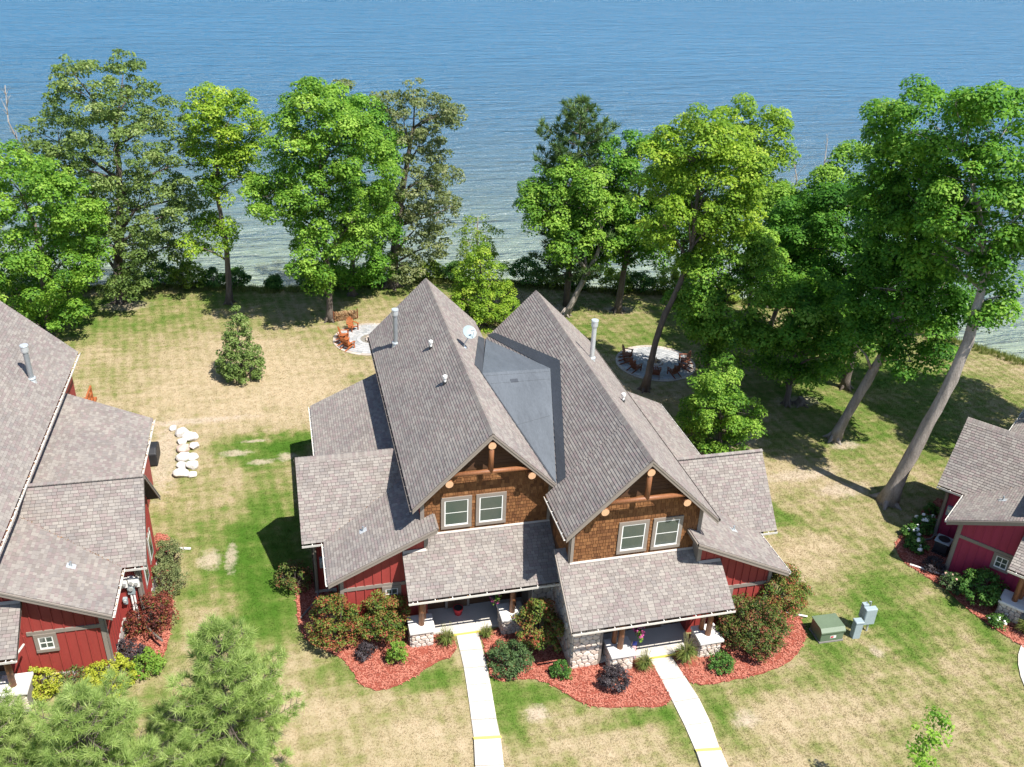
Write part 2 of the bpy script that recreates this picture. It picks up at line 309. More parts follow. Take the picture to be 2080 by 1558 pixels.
    nt.links.new(col, go.inputs['Colour']); nt.links.new(math_n(nt, 'ADD', fine, math_n(nt, 'MULTIPLY', grain, 0.5)), go.inputs['Height'])
    return ng
LG = lawn_group()
def ground_mat():
    m, nt, out = new_mat('lawn_and_bank')
    gr = N(nt, 'ShaderNodeGroup'); gr.node_tree = LG
    pos = N(nt, 'ShaderNodeNewGeometry').outputs['Position']; sx = N(nt, 'ShaderNodeSeparateXYZ'); nt.links.new(pos, sx.inputs[0])
    n = noise(nt, 1.4, 5, pos, 0.7).outputs[0]
    z = math_n(nt, 'ADD', sx.outputs[2], math_n(nt, 'MULTIPLY', math_n(nt, 'SUBTRACT', n, 0.5), 0.9))
    lo = ramp(nt, [(0.3, (.40, .36, .27)), (0.6, (.52, .48, .38)), (0.8, (.34, .31, .26))], noise(nt, 3.0, 5, pos, 0.7).outputs[0]).outputs[0]
    mr = N(nt, 'ShaderNodeMapRange'); nt.links.new(z, mr.inputs[0]); mr.inputs[1].default_value = -0.55; mr.inputs[2].default_value = -1.15; mr.inputs[3].default_value = 0; mr.inputs[4].default_value = 1
    c = mixc(nt, mr.outputs[0], gr.outputs['Colour'], lo)
    principled(nt, out, c, 0.95, bump(nt, gr.outputs['Height'], 0.3, 0.03), 0, 0.1); return m
M['ground'] = ground_mat()
def axis(lo, hi, step, far_lo, far_hi):
    a = list(np.arange(lo, hi + 1e-6, step)); d = step; x = hi
    while x < far_hi: d *= 1.35; x += d; a.append(x)
    d = step; x = lo
    while x > far_lo: d *= 1.35; x -= d; a.insert(0, x)
    return np.array(a)
def grid(name, xs, ys, zf, mat):
    X, Y = np.meshgrid(xs, ys); Z = zf(X, Y)
    V = np.stack([X, Y, Z], -1).reshape(-1, 3).astype(np.float32); nx = len(xs); ny = len(ys)
    i = (np.arange(ny - 1)[:, None] * nx + np.arange(nx - 1)[None]).ravel()
    F = np.stack([i, i + 1, i + nx + 1, i + nx], 1).astype(np.int32)
    me = bpy.data.meshes.new(name); me.vertices.add(len(V)); me.vertices.foreach_set('co', V.ravel())
    me.loops.add(F.size); me.loops.foreach_set('vertex_index', F.ravel()); me.polygons.add(len(F)); me.polygons.foreach_set('loop_start', np.arange(0, F.size, 4, dtype=np.int32))
    me.update(calc_edges=True); me.polygons.foreach_set('use_smooth', [True] * len(F)); me.materials.append(M[mat]); me.update()
    return link(name, me)
tag(grid('ground', axis(-60, 80, 0.8, -2500, 3500), axis(-30, 60, 0.8, -600, 5000), ground_h, 'ground'), kind='structure')

def water_mat():
    m, nt, out = new_mat('lake_water')
    pos = N(nt, 'ShaderNodeNewGeometry').outputs['Position']
    at = N(nt, 'ShaderNodeAttribute', attribute_name='depth')
    v1 = mapping(nt, pos, (0.30, 1.0, 1), (0, 0, 0.30)); v2 = mapping(nt, pos, (0.55, 1.5, 1), (0, 0, 0.12))
    n1 = noise(nt, 0.9, 4, v1, 0.62, 0.4).outputs[0]; n2 = noise(nt, 2.0, 3, v2, 0.6).outputs[0]
    gust = ramp(nt, [(0.35, (.75,) * 3), (0.65, (1.15,) * 3)], noise(nt, 0.022, 4, mapping(nt, pos, (0.6, 1.6, 1)), 0.6).outputs[0]).outputs[0]
    n3 = noise(nt, 0.16, 4, mapping(nt, pos, (0.32, 1.25, 1), (0, 0, 0.22)), 0.62, 0.5).outputs[0]; n4 = noise(nt, 0.38, 3, mapping(nt, pos, (0.28, 1.15, 1), (0, 0, 0.27)), 0.6, 0.3).outputs[0]
    h = math_n(nt, 'ADD', math_n(nt, 'MULTIPLY', math_n(nt, 'ADD', n1, math_n(nt, 'MULTIPLY', n2, 0.42)), gust), math_n(nt, 'ADD', math_n(nt, 'MULTIPLY', n3, 3.6), math_n(nt, 'MULTIPLY', n4, 2.6)))
    nb = bump(nt, h, 1.0, 0.75)
    d = at.outputs['Fac']
    murk = math_n(nt, 'SUBTRACT', 1.0, math_n(nt, 'POWER', 2.718, math_n(nt, 'MULTIPLY', d, -0.42)))      # how far the water hides its bed
    body = N(nt, 'ShaderNodeBsdfDiffuse'); body.inputs[0].default_value = (.024, .122, .235, 1); nt.links.new(nb, body.inputs['Normal'])
    see = N(nt, 'ShaderNodeBsdfTransparent'); see.inputs[0].default_value = (.72, .83, .78, 1)
    mx = N(nt, 'ShaderNodeMixShader'); nt.links.new(murk, mx.inputs[0]); nt.links.new(see.outputs[0], mx.inputs[1]); nt.links.new(body.outputs[0], mx.inputs[2])
    gl = N(nt, 'ShaderNodeBsdfGlossy'); gl.inputs['Roughness'].default_value = 0.22; nt.links.new(nb, gl.inputs['Normal'])
    fr = N(nt, 'ShaderNodeFresnel'); fr.inputs[0].default_value = 1.33; nt.links.new(nb, fr.inputs['Normal'])
    m2 = N(nt, 'ShaderNodeMixShader'); nt.links.new(fr.outputs[0], m2.inputs[0]); nt.links.new(mx.outputs[0], m2.inputs[1]); nt.links.new(gl.outputs[0], m2.inputs[2])
    nt.links.new(m2.outputs[0], out.inputs[0]); return m
M['water'] = water_mat()
WZ = -1.55
xs = axis(-60, 90, 2.0, -2400, 3400); ys = axis(0, 80, 2.0, -60, 4900)
lake = tag(grid('water', xs, ys, lambda X, Y: np.full(X.shape, WZ), 'water'), kind='structure')
X, Y = np.meshgrid(xs, ys); dep = np.clip(WZ - ground_h(X, Y), 0, 9).astype(np.float32).ravel()
lake.data.attributes.new('depth', 'FLOAT', 'POINT').data.foreach_set('value', dep)

# ---- lawn blades: mown tufts instanced over the visible lawn
HOUSE_RECTS = [(-7, 3.2, 0.8, 15.5), (3.2, 13.5, -2.5, 12.5), (-40, -17.6, 1, 15.0), (-40, -21.6, 1, 18)]
def tuft_emitter(name, test, step=1.0, dz=0.0):
    vs = []; fs = []
    for x in np.arange(-46, 60, step):
        for y in np.arange(-17, 52, step):
            if test(x + step / 2, y + step / 2):
                b = len(vs)
                for px, py in ((x, y), (x + step, y), (x + step, y + step), (x, y + step)): vs.append((px, py, gh(px, py) + dz))
                fs.append((b, b + 1, b + 2, b + 3))
    me = bpy.data.meshes.new(name); me.from_pydata(vs, [], fs); return link(name, me)
camM = cam.matrix_world.inverted()
def in_view(x, y, mg=1.10):
    q = camM @ Vector((x, y, 0))
    return q.z < 0 and abs(q.x / -q.z) < 0.5597 * mg and abs(q.y / -q.z) < 0.4193 * mg
def blade_mat(name):
    m, nt, out = new_mat(name)
    gr = N(nt, 'ShaderNodeGroup'); gr.node_tree = LG
    oi = N(nt, 'ShaderNodeObjectInfo'); f = ramp(nt, [(0, (.95, .96, .92)), (1, (1.5, 1.45, 1.40))], oi.outputs['Random']).outputs[0]
    c = mixc(nt, 1.0, gr.outputs['Colour'], f, 'MULTIPLY')
    b = principled(nt, out, c, 0.8, None, 0, 0.15)
    t = N(nt, 'ShaderNodeBsdfTranslucent'); nt.links.new(c, t.inputs[0]); mx = N(nt, 'ShaderNodeMixShader'); mx.inputs[0].default_value = 0.3
    nt.links.new(b.outputs[0], mx.inputs[1]); nt.links.new(t.outputs[0], mx.inputs[2]); nt.links.new(mx.outputs[0], out.inputs[0]); return m
M['blade'] = blade_mat('lawn_blades')
def scatter(o, src, density, smin, smax, seed):
    ng = bpy.data.node_groups.new(o.name + '_scatter', 'GeometryNodeTree')
    ng.interface.new_socket('Geometry', in_out='INPUT', socket_type='NodeSocketGeometry'); ng.interface.new_socket('Geometry', in_out='OUTPUT', socket_type='NodeSocketGeometry')
    gi = ng.nodes.new('NodeGroupInput'); go = ng.nodes.new('NodeGroupOutput')
    dp = ng.nodes.new('GeometryNodeDistributePointsOnFaces'); dp.inputs['Density'].default_value = density; dp.inputs['Seed'].default_value = seed
    ip = ng.nodes.new('GeometryNodeInstanceOnPoints'); oi = ng.nodes.new('GeometryNodeObjectInfo'); oi.inputs['Object'].default_value = src
    rv = ng.nodes.new('FunctionNodeRandomValue'); rv.data_type = 'FLOAT_VECTOR'; rv.inputs[0].default_value = (-.1, -.1, 0); rv.inputs[1].default_value = (.1, .1, 6.283)
    rs = ng.nodes.new('FunctionNodeRandomValue'); rs.data_type = 'FLOAT'; rs.inputs[2].default_value = smin; rs.inputs[3].default_value = smax; rs.inputs['Seed'].default_value = 5
    L = ng.links.new
    L(gi.outputs[0], dp.inputs[0]); L(dp.outputs['Points'], ip.inputs['Points']); L(oi.outputs['Geometry'], ip.inputs['Instance']); L(rv.outputs[0], ip.inputs['Rotation']); L(rs.outputs[1], ip.inputs['Scale']); L(ip.outputs[0], go.inputs[0])
    md = o.modifiers.new('scatter', 'NODES'); md.node_group = ng
def blade_source(name, n, h, spread, lean, mat, w=0.012, seed=1):
    rg = random.Random(seed); mb = MB()
    for i in range(n):
        a = rg.uniform(0, 6.283); r = spread * math.sqrt(rg.random()); x, y = r * math.cos(a), r * math.sin(a)
        b = rg.uniform(0, 6.283); l = rg.uniform(0.3, 1) * lean; hh = h * rg.uniform(.6, 1.1); dx, dy = math.cos(b), math.sin(b); ww = w * rg.uniform(.7, 1.4)
        mb.add([(x - dy * ww, y + dx * ww, -.01), (x + dy * ww, y - dx * ww, -.01), (x + dx * l + dy * ww * .3, y + dy * l - dx * ww * .3, hh), (x + dx * l - dy * ww * .3, y + dy * l + dx * ww * .3, hh)], [(0, 1, 2, 3)], rg.random())
    return mb
def hidden_src(mb, name, mat):
    me = bpy.data.meshes.new(name); me.from_pydata(mb.v, [], mb.f); me.materials.append(M[mat])
    me.attributes.new('tone', 'FLOAT', 'FACE').data.foreach_set('value', np.array(mb.t, dtype=np.float32))
    return bpy.data.objects.new(name, me)          # never linked: only scattered
def lawn_ok(x, y):
    if not in_view(x, y): return False
    if float(shore_dist(x, y)) > -0.4: return False
    for (a, b, c, d) in HOUSE_RECTS:
        if a < x < b and c < y < d: return False
    return True
lawn = tuft_emitter('lawn_grass', lawn_ok); tag(lawn, 'short mown drought-patched grass blades covering the lawn', 'grass', kind='stuff')
scatter(lawn, hidden_src(blade_source('lawn_tuft', 9, .032, .13, .05, 'blade', .012), 'lawn_tuft', 'blade'), 70, .7, 1.35, 3)
def bank_ok(x, y):
    s = float(shore_dist(x, y)); return -1.6 < s < 1.5 and in_view(x, y, 1.25)
bank = tuft_emitter('bank_grass', bank_ok, 0.7); tag(bank, 'tall unmown grass along the top of the lake bank', 'grass', kind='stuff')
scatter(bank, hidden_src(blade_source('bank_tuft', 16, .42, .16, .22, 'blade', .016, 9), 'bank_tuft', 'l_grass'), 16, .5, 1.3, 8)
# ================================================================ HOUSES
ZR, ZE, HW = 10.657, 6.991, 3.7
MS = (ZR - ZE) / HW
def clip_poly(subj, clip):
    """Sutherland-Hodgman, convex clip polygon, counter-clockwise"""
    out = subj
    n = len(clip)
    for i in range(n):
        ax, ay = clip[i]; bx, by = clip[(i + 1) % n]; ex, ey = bx - ax, by - ay
        inp = out; out = []
        if not inp: return []
        px, py = inp[-1]; pin = ex * (py - ay) - ey * (px - ax) >= -1e-9
        for qx, qy in inp:
            qin = ex * (qy - ay) - ey * (qx - ax) >= -1e-9
            if qin != pin:
                d1 = ex * (py - ay) - ey * (px - ax); d2 = ex * (qy - ay) - ey * (qx - ax); t = d1 / (d1 - d2)
                out.append((px + (qx - px) * t, py + (qy - py) * t))
            if qin: out.append((qx, qy))
            px, py, pin = qx, qy, qin
    return out
def area2(p): return sum(p[i][0] * p[(i + 1) % len(p)][1] - p[(i + 1) % len(p)][0] * p[i][1] for i in range(len(p))) / 2

class Cover:
    """overlapping courses (shingles, shakes) on planes of one house; the largest in view become objects of their own"""
    def __init__(s, parent, name, mat, expo, wmin, wmax, thick, keep, rng):
        s.parent, s.name, s.mat, s.expo, s.wmin, s.wmax, s.th, s.keep, s.rng = parent, name, mat, expo, wmin, wmax, thick, keep, rng; s.rough = name == 'shake'; s.out = None; s.g = .009 if s.rough else .0065; s.ov = .995
        s.full = []; s.mb = MB(); s.deck = MB()
    def plane(s, poly, seen=True, rag=0.0):
        P = [Vector(p) for p in poly]; o = P[0]; u = (P[1] - P[0]).normalized()
        n = u.cross(P[2] - P[0]).normalized(); v = n.cross(u)
        if (v.z < 0 if abs(v.z) > 1e-3 else False): v = -v; n = -n
        q = [((p - o).dot(u), (p - o).dot(v)) for p in P]
        if area2(q) < 0: q = q[::-1]
        flip = u.cross(v).dot(n) < 0
        if n.z < -0.01: n = -n
        if abs(n.z) < 0.01 and s.out is not None and n.dot(s.out) < 0: n = -n
        s.deck.prism([p + n * (.003 if s.rough else 0) for p in P], -n * (.012 if s.rough else .14))
        u0, u1 = min(a[0] for a in q), max(a[0] for a in q); v1 = max(a[1] for a in q); v0 = min(a[1] for a in q)
        r = 0; y = v0
        while y < v1 - 0.02:
            x = u0 - s.rng.uniform(0, s.wmax)
            while x < u1:
                w = s.rng.choice(s.W); 
                jit = s.rng.uniform(-rag, rag)
                full = [(x + s.g, y + jit), (x + w - s.g, y + jit), (x + w - s.g, y + s.expo * s.ov), (x + s.g, y + s.expo * s.ov)]
                c = clip_poly(full, q)
                if len(c) >= 3 and abs(area2(c)) > 0.0006:
                    tone = s.rng.random()
                    whole = len(c) == 4 and abs(abs(area2(c)) - abs(area2(full))) < 1e-5
                    if whole and seen and not rag: s.full.append((o + u * x + v * y, u, v, n, w, tone))
                    else: s.emit(s.mb, o, u, v, n, c, y, tone)
                x += w
            y += s.expo; r += 1
    def emit(s, mb, o, u, v, n, c, y, tone):
        def hgt(b): return s.th * (1 - 0.72 * min(1, max(0, (b - y) / s.expo)))
        k = len(c); lo = [o + u * a + v * b + n * 0.004 for a, b in c]; hi = [o + u * a + v * b + n * (0.004 + hgt(b)) for a, b in c]
        mb.add(lo + hi, [tuple(range(k, 2 * k))] + [(i, (i + 1) % k, k + (i + 1) % k, k + i) for i in range(k)], tone)
    def finish(s, mw):
        dk = s.deck.build('backing', 'deck' if not s.rough else s.mat); recalc(dk); s.parent.data = dk.data; bpy.data.objects.remove(dk)
        s.full.sort(key=lambda t: ((mw @ t[0]) - CAM).length)
        near = [t for t in s.full if in_frame(mw @ t[0])][:s.keep]
        ids = set(id(t) for t in near); cache = {}
        for t in s.full:
            if id(t) in ids: continue
            o, u, v, n, w, tone = t
            s.emit(s.mb, o, u, v, n, [(s.g, 0), (w - s.g, 0), (w - s.g, s.expo * s.ov), (s.g, s.expo * s.ov)], 0, tone)
        for (o, u, v, n, w, tone) in near:
            key = (w, int(tone * 9))
            if key not in cache:
                mb = MB(); s.emit(mb, Vector(), Vector((1, 0, 0)), Vector((0, 1, 0)), Vector((0, 0, 1)), [(s.g, 0), (w - s.g, 0), (w - s.g, s.expo * s.ov), (s.g, s.expo * s.ov)], 0, (key[1] + .5) / 9)
                me = bpy.data.meshes.new(s.name); me.from_pydata(mb.v, [], mb.f); me.materials.append(M[s.mat])
                me.attributes.new('tone', 'FLOAT', 'FACE').data.foreach_set('value', np.array(mb.t, dtype=np.float32)); cache[key] = me
            ob = link(s.name, cache[key], s.parent)
            if u.cross(v).dot(n) < 0: o = o + u * w; u = -u
            ob.matrix_local = Matrix(((u.x, v.x, n.x, o.x), (u.y, v.y, n.y, o.y), (u.z, v.z, n.z, o.z), (0, 0, 0, 1)))
        if s.mb.v: tag(s.mb.build(s.name + '_field', s.mat, s.parent), kind='stuff')
def in_frame(p):
    q = camM @ p
    return q.z < 0 and abs(q.x / -q.z) < 0.555 and abs(q.y / -q.z) < 0.415

def voronoi_stones(mb_list, o, u, v, n, w, h, size, rng):
    """irregular field stones set proud of the mortar on a w x h rectangle"""
    pts = []; nx = max(1, round(w / size)); ny = max(1, round(h / (size * .8)))
    for j in range(ny):
        for i in range(nx):
            pts.append(((i + .5 + (.25 if j % 2 else -.25) + rng.uniform(-.28, .28)) * w / nx, (j + .5 + rng.uniform(-.25, .25)) * h / ny))
    rect = [(0.004, 0.004), (w - .004, 0.004), (w - .004, h - .004), (0.004, h - .004)]
    for i, (px, py) in enumerate(pts):
        c = rect
        for k, (qx, qy) in enumerate(pts):
            if k == i or abs(qx - px) > 2.6 * size or abs(qy - py) > 2.6 * size: continue
            mx, my = (px + qx) / 2, (py + qy) / 2; dx, dy = px - qx, py - qy; L = math.hypot(dx, dy); dx, dy = dx / L, dy / L
            mx += dx * .011; my += dy * .011
            inp = c; c = []
            if not inp: break
            a = inp[-1]; da = (a[0] - mx) * dx + (a[1] - my) * dy
            for b in inp:
                db = (b[0] - mx) * dx + (b[1] - my) * dy
                if (da >= 0) != (db >= 0): t = da / (da - db); c.append((a[0] + (b[0] - a[0]) * t, a[1] + (b[1] - a[1]) * t))
                if db >= 0: c.append(b)
                a, da = b, db
        if len(c) < 3 or abs(area2(c)) < .002: continue
        # soften corners
        cc = []
        for k in range(len(c)):
            a, b = c[k], c[(k + 1) % len(c)]
            cc += [(a[0] * .8 + b[0] * .2, a[1] * .8 + b[1] * .2), (a[0] * .2 + b[0] * .8, a[1] * .2 + b[1] * .8)]
        gx = sum(a for a, b in cc) / len(cc); gy = sum(b for a, b in cc) / len(cc); k = len(cc); d = rng.uniform(.04, .085)
        lo = [o + u * a + v * b - n * .01 for a, b in cc]; m1 = [o + u * a + v * b + n * d * .55 for a, b in cc]
        hi = [o + u * (gx + (a - gx) * .74) + v * (gy + (b - gy) * .74) + n * d for a, b in cc]
        mb = MB(); mb.add(lo + m1 + hi, [(i2, (i2 + 1) % k, k + (i2 + 1) % k, k + i2) for i2 in range(k)] + [(k + i2, k + (i2 + 1) % k, 2 * k + (i2 + 1) % k, 2 * k + i2) for i2 in range(k)] + [tuple(range(2 * k, 3 * k))], rng.random())
        mb_list.append(mb)

def window(parent, T, x0, x1, z0, z1, y, trim=.165, muntin=False, head=.0):
    """a trimmed double hung window in a wall that faces -y at plane y"""
    y -= .034; fr = MB(T); t = trim
    fr.box(x0 - t, x1 + t, y - .055, y + .01, z1, z1 + t + head); fr.box(x0 - t, x1 + t, y - .075, y + .01, z0 - t * .9, z0)
    fr.box(x0 - t, x0, y - .052, y + .01, z0, z1); fr.box(x1, x1 + t, y - .052, y + .01, z0, z1)
    w = fr.build('window', 'taupe', parent)
    s = MB(T); e = .052
    s.box(x0, x1, y - .04, y - .004, z1 - e, z1); s.box(x0, x1, y - .045, y - .004, z0, z0 + e * 1.3); s.box(x0, x0 + e, y - .038, y - .004, z0 + e * 1.3, z1 - e); s.box(x1 - e, x1, y - .038, y - .004, z0 + e * 1.3, z1 - e)
    if muntin:
        xm = (x0 + x1) / 2; zm = (z0 + z1) / 2; s.box(xm - .02, xm + .02, y - .036, y - .008, z0 + e * 1.3, z1 - e); s.box(x0 + e, x1 - e, y - .034, y - .009, zm - .02, zm + .02)
    else:
        zm = z0 + (z1 - z0) * .5; s.box(x0 + e, x1 - e, y - .026, y - .006, zm - .014, zm + .012)
    s.build('sash', 'white', w)
    g = MB(T); zm = z0 + (z1 - z0) * .5
    for a, b in ((z0 + e, zm), (zm, z1 - e)):
        g = MB(T); g.box(x0 + e * .9, x1 - e * .9, y - .018, y - .002, a, b); g.build('pane', 'glass', w)
    return w

def gutter(parent, T, a, b, out, mat='gutter', debris=0.0, rng=random):
    a = Vector(a); b = Vector(b); o = Vector(out)
    def sec(p): return [p + o * x + Vector((0, 0, z)) for x, z in ((0.0, -.15), (.11, -.15), (.13, -.02), (.112, -.02), (.095, -.132), (.0, -.132))]
    A, B = sec(a), sec(b); mb = MB(T); k = 6
    mb.add(A + B, [tuple(range(k)), tuple(range(2 * k - 1, k - 1, -1))] + [(i, (i + 1) % k, k + (i + 1) % k, k + i) for i in range(k)])
    n = int((b - a).length / .75)
    for i in range(n):
        p = a.lerp(b, (i + .5) / max(1, n)); d = (b - a).normalized() * .018
        mb.add([p - d + Vector((0, 0, -.03)), p + d + Vector((0, 0, -.03)), p + d + o * .125 + Vector((0, 0, -.03)), p - d + o * .125 + Vector((0, 0, -.03)), p - d + Vector((0, 0, -.022)), p + d + Vector((0, 0, -.022)), p + d + o * .125 + Vector((0, 0, -.022)), p - d + o * .125 + Vector((0, 0, -.022))],
               [(0, 3, 2, 1), (4, 5, 6, 7), (0, 1, 5, 4), (1, 2, 6, 5), (2, 3, 7, 6), (3, 0, 4, 7)])
    g = mb.build('gutter', mat, parent)
    if debris:
        d = MB(T); L = (b - a).length
        for i in range(int(L * 26 * debris)):
            p = a.lerp(b, rng.random()) + o * rng.uniform(.02, .095) + Vector((0, 0, -.12 + rng.uniform(0, .075))); r = rng.uniform(.02, .05)
            q = [p + Vector((rng.uniform(-r, r), rng.uniform(-r, r), rng.uniform(-.01, .015))) for _ in range(4)]
            d.add(q, [(0, 1, 2), (0, 2, 3), (0, 3, 1), (1, 3, 2)], rng.random())
        tag(d.build('leaf_litter', 'debris', g), kind='stuff')
    return g

def fascia(parent, T, a, b, name='rake_board', depth=.24, th=.045, off=(0, 0, 0)):
    a = Vector(a) + Vector(off); b = Vector(b) + Vector(off)
    mb = MB(T); d = Vector((0, 0, -depth))
    hx = Vector((b - a).cross(Vector((0, 0, 1)))).normalized() * th
    mb.prism([a, b, b + d, a + d], hx)
    t = Vector((0, 0, .012)); hx2 = hx * 1.55
    mb.prism([a + t, b + t, b + Vector((0, 0, -.07)), a + Vector((0, 0, -.07))], hx2)
    return recalc(mb.build(name, 'taupe', parent))

def roof_pipe(parent, T, base, h, r, name, mat, cap=True, collar=True, boot=False):
    mb = MB(T); x, y, z = base
    mb.tube([(x, y, z - .3), (x, y, z + h)], r, 14)
    o = mb.build(name, mat, parent)
    if collar:
        c = MB(T); c.tube([(x, y, z + .10), (x, y, z + .16)], [r * 1.7, r * 1.55], 14); c.tube([(x, y, z - .3), (x, y, z + .10)], [r * 1.9, r * 1.25], 14); c.build('storm_collar', 'bright_steel' if not boot else 'dark', o)
    if cap:
        c = MB(T); c.tube([(x, y, z + h - .12), (x, y, z + h - .06)], r * 1.25, 14); c.tube([(x, y, z + h - .06), (x, y, z + h + .24)], r * 1.42, 14); c.tube([(x, y, z + h + .24), (x, y, z + h + .30)], [r * 1.62, r * 1.5], 14); c.build('chimney_cap', 'bright_steel', o)
    return o

def unit(H, mw, ox, oy, sx, L, inner, cov, shk, rng, red='red', front=True, dw=8.804, stones=True, gutter_litter=0.0, porch_stone_side=False, budget=None, zlow=-.3):
    """one half of a duplex. unit coordinates: ridge on x=0, gable front at y=0, low wings on the -x side (mirrored when sx=-1)"""
    T = lambda x, y, z: (ox + sx * x, oy + y, z)
    W3 = lambda p: Vector(T(*p))
    roof = cov.parent
    def plane(poly, seen=True):
        q = [W3(p) for p in poly]; cov.plane(q, seen)
    # --- main gable
    plane([(-HW, L, ZE), (-HW, 0, ZE), (0, 0, ZR), (0, L, ZR)])
    zi = lambda x: ZR - MS * x
    if inner == 'A': plane([(3.2, 0, zi(3.2)), (3.2, L, zi(3.2)), (0, L, ZR), (0, 0, ZR)])
    elif inner == 'B':
        plane([(HW, 0, ZE), (HW, 3.35, ZE), (0, 3.35, ZR), (0, 0, ZR)]); plane([(3.2, 3.35, zi(3.2)), (3.2, L, zi(3.2)), (0, L, ZR), (0, 3.35, ZR)])
    else: plane([(HW, 0, ZE), (HW, L, ZE), (0, L, ZR), (0, 0, ZR)])
    # --- wing (cross gable), its front slope cut by the valley
    yv = 2.70; zsl = .4836; wsl = 1.1325; xs0 = -7.739
    yend = yv + zsl * (-3.2 - xs0) / wsl
    plane([(-dw, yv, 3.615), (xs0, yv, 3.615), (-3.2, yend, 3.615 + wsl * (yend - yv)), (-3.2, 5.515, 6.801), (-dw, 5.515, 6.801)])
    plane([(-3.2, 8.33, 3.615), (-dw, 8.33, 3.615), (-dw, 5.515, 6.801), (-3.2, 5.515, 6.801)], False)
    # --- front shed, back shed
    zs = lambda x: 3.623 + zsl * (x - xs0)
    plane([(xs0, yv, 3.623), (xs0, -.49, 3.623), (-3.2, -.49, zs(-3.2)), (-3.2, yend, zs(-3.2))])
    plane([(-3.2, .68, zs(-3.2)), (-3.2, -.49, zs(-3.2)), (-2.614, -.49, zs(-2.614)), (-2.614, .68, zs(-2.614))])
    xb0 = -7.70; zb = lambda x: 3.72 + .47 * (x - xb0)
    plane([(xb0, 16.3, 3.72), (xb0, 5.6, 3.72), (-3.2, 5.6, zb(-3.2)), (-3.2, 16.3, zb(-3.2))])
    # --- porch
    py, pz, psl = -1.968, 3.207, .655; zp = lambda y: pz + psl * (y - py)
    xin = 3.2 if inner == 'A' else 3.73
    plane([(-4.205, py, pz), (-3.05, py, pz), (-3.05, .06, zp(.06)), (-4.205, .06, zp(.06))])
    plane([(-3.05, py, pz), (3.2, py, pz), (3.2, .66, zp(.66)), (-3.05, .66, zp(.66))])
    if inner != 'A': plane([(3.2, py, pz), (3.73, py, pz), (3.73, 1.3, zp(1.3)), (3.2, 1.3, zp(1.3))])
    # ridge caps
    def caps(a, b, s1, s2, w=.16):
        a, b = W3(a), W3(b); d = (b - a); n = int(d.length / .15); d.normalize(); side = Vector((d.y, -d.x, 0))
        for i in range(n):
            p = a + d * (i * .15); q = p + d * .19; hi, lo = .055, .036
            tone = rng.random()
            vs = []
            for pt, h in ((p, hi), (q, lo)):
                vs += [pt + side * w + Vector((0, 0, -w * s1 + h)), pt + Vector((0, 0, h + .012)), pt - side * w + Vector((0, 0, -w * s2 + h))]
            vs += [v - Vector((0, 0, .045)) for v in vs]
            cov.mb.add(vs, [(0, 1, 4, 3), (1, 2, 5, 4), (0, 6, 7, 1), (1, 7, 8, 2), (0, 3, 9, 6), (2, 8, 11, 5), (3, 4, 10, 9), (4, 5, 11, 10)], tone)
    caps((0, 0, ZR), (0, L, ZR), MS, MS)
    caps((-dw, 5.515, 6.801), (-3.2, 5.515, 6.801), wsl, wsl * .2)
    # leaf litter washed down the valley
    lit = MB()
    for k in range(int(60 + 190 * gutter_litter)):
        f_ = rng.random(); a_ = W3((xs0, yv, 3.66)).lerp(W3((-3.2, yend, 3.66 + wsl * (yend - yv))), f_); r_ = rng.uniform(.015, .04); c_ = a_ + Vector((rng.uniform(-.06, .06), rng.uniform(-.06, .06), rng.uniform(.0, .03)))
        lit.add([c_ + Vector((rng.uniform(-r_, r_), rng.uniform(-r_, r_), rng.uniform(-.01, .015))) for _ in range(4)], [(0, 1, 2), (0, 2, 3), (0, 3, 1), (1, 3, 2)], rng.random())
    tag(lit.build('valley_litter', 'debris', roof), kind='stuff')
    # --- walls
    def wall(name, poly, vec, mat=red, label=None):
        mb = MB(T); mb.prism(poly, vec); return recalc(mb.build(name, mat, H))
    zw = ZR - MS * 3.2 - .2
    wall('gable_wall', [(-3.2, .7, 0), (3.2, .7, 0), (3.2, .7, zw), (0, .7, ZR - .2), (-3.2, .7, zw)], (0, .16, 0), 'lap')
    wall('side_wall', [(-3.2, .86, 0), (-3.2, L - .5, 0), (-3.2, L - .5, zw), (-3.2, .86, zw)], (.16, 0, 0))
    wall('side_wall', [(3.2, .86, 0), (3.2, L - .5, 0), (3.2, L - .5, zw), (3.2, .86, zw)], (-.16, 0, 0), 'lap')
    wall('rear_wall', [(-3.2, L - .5, 0), (3.2, L - .5, 0), (3.2, L - .5, zw), (0, L - .5, ZR - .2), (-3.2, L - .5, zw)], (0, .16, 0))
    wl = -dw + .5
    wall('wing_wall', [(wl, 3.2, zlow), (wl, 7.8, zlow), (wl, 7.8, 3.95), (wl, 5.5, 6.55), (wl, 3.2, 3.95)], (-3.2 - wl, 0, 0))
    wall('shed_wall', [(-7.2, .1, zlow), (-3.0, .1, zlow), (-3.0, .1, zs(-3.0) - .2), (-7.2, .1, zs(-7.2) - .18)], (0, 3.25, 0))
    wall('rear_shed_wall', [(-7.2, 7.82, zlow), (-3.2, 7.82, zlow), (-3.2, 7.82, zb(-3.2) - .2), (-7.2, 7.82, zb(-7.2) - .18)], (0, 7.95, 0))
    # foundation strip
    fm = MB(T); fm.box(-7.23, -4.15, .06, 3.24, zlow - .3, .22); fm.box(wl - .03, -7.24, 3.17, 7.83, zlow - .3, .22); fm.build('foundation', 'foundation', H)
    # battens: each a strip of its own
    for x in np.arange(-6.85, -3.15, .42):
        lo = .24; mid = 2.55
        for a, b in ((lo, mid), (mid + .19, zs(x) - .19)):
            mb = MB(T); mb.box(x - .028, x + .028, .058, .102, a, b); mb.build('batten', red, H)
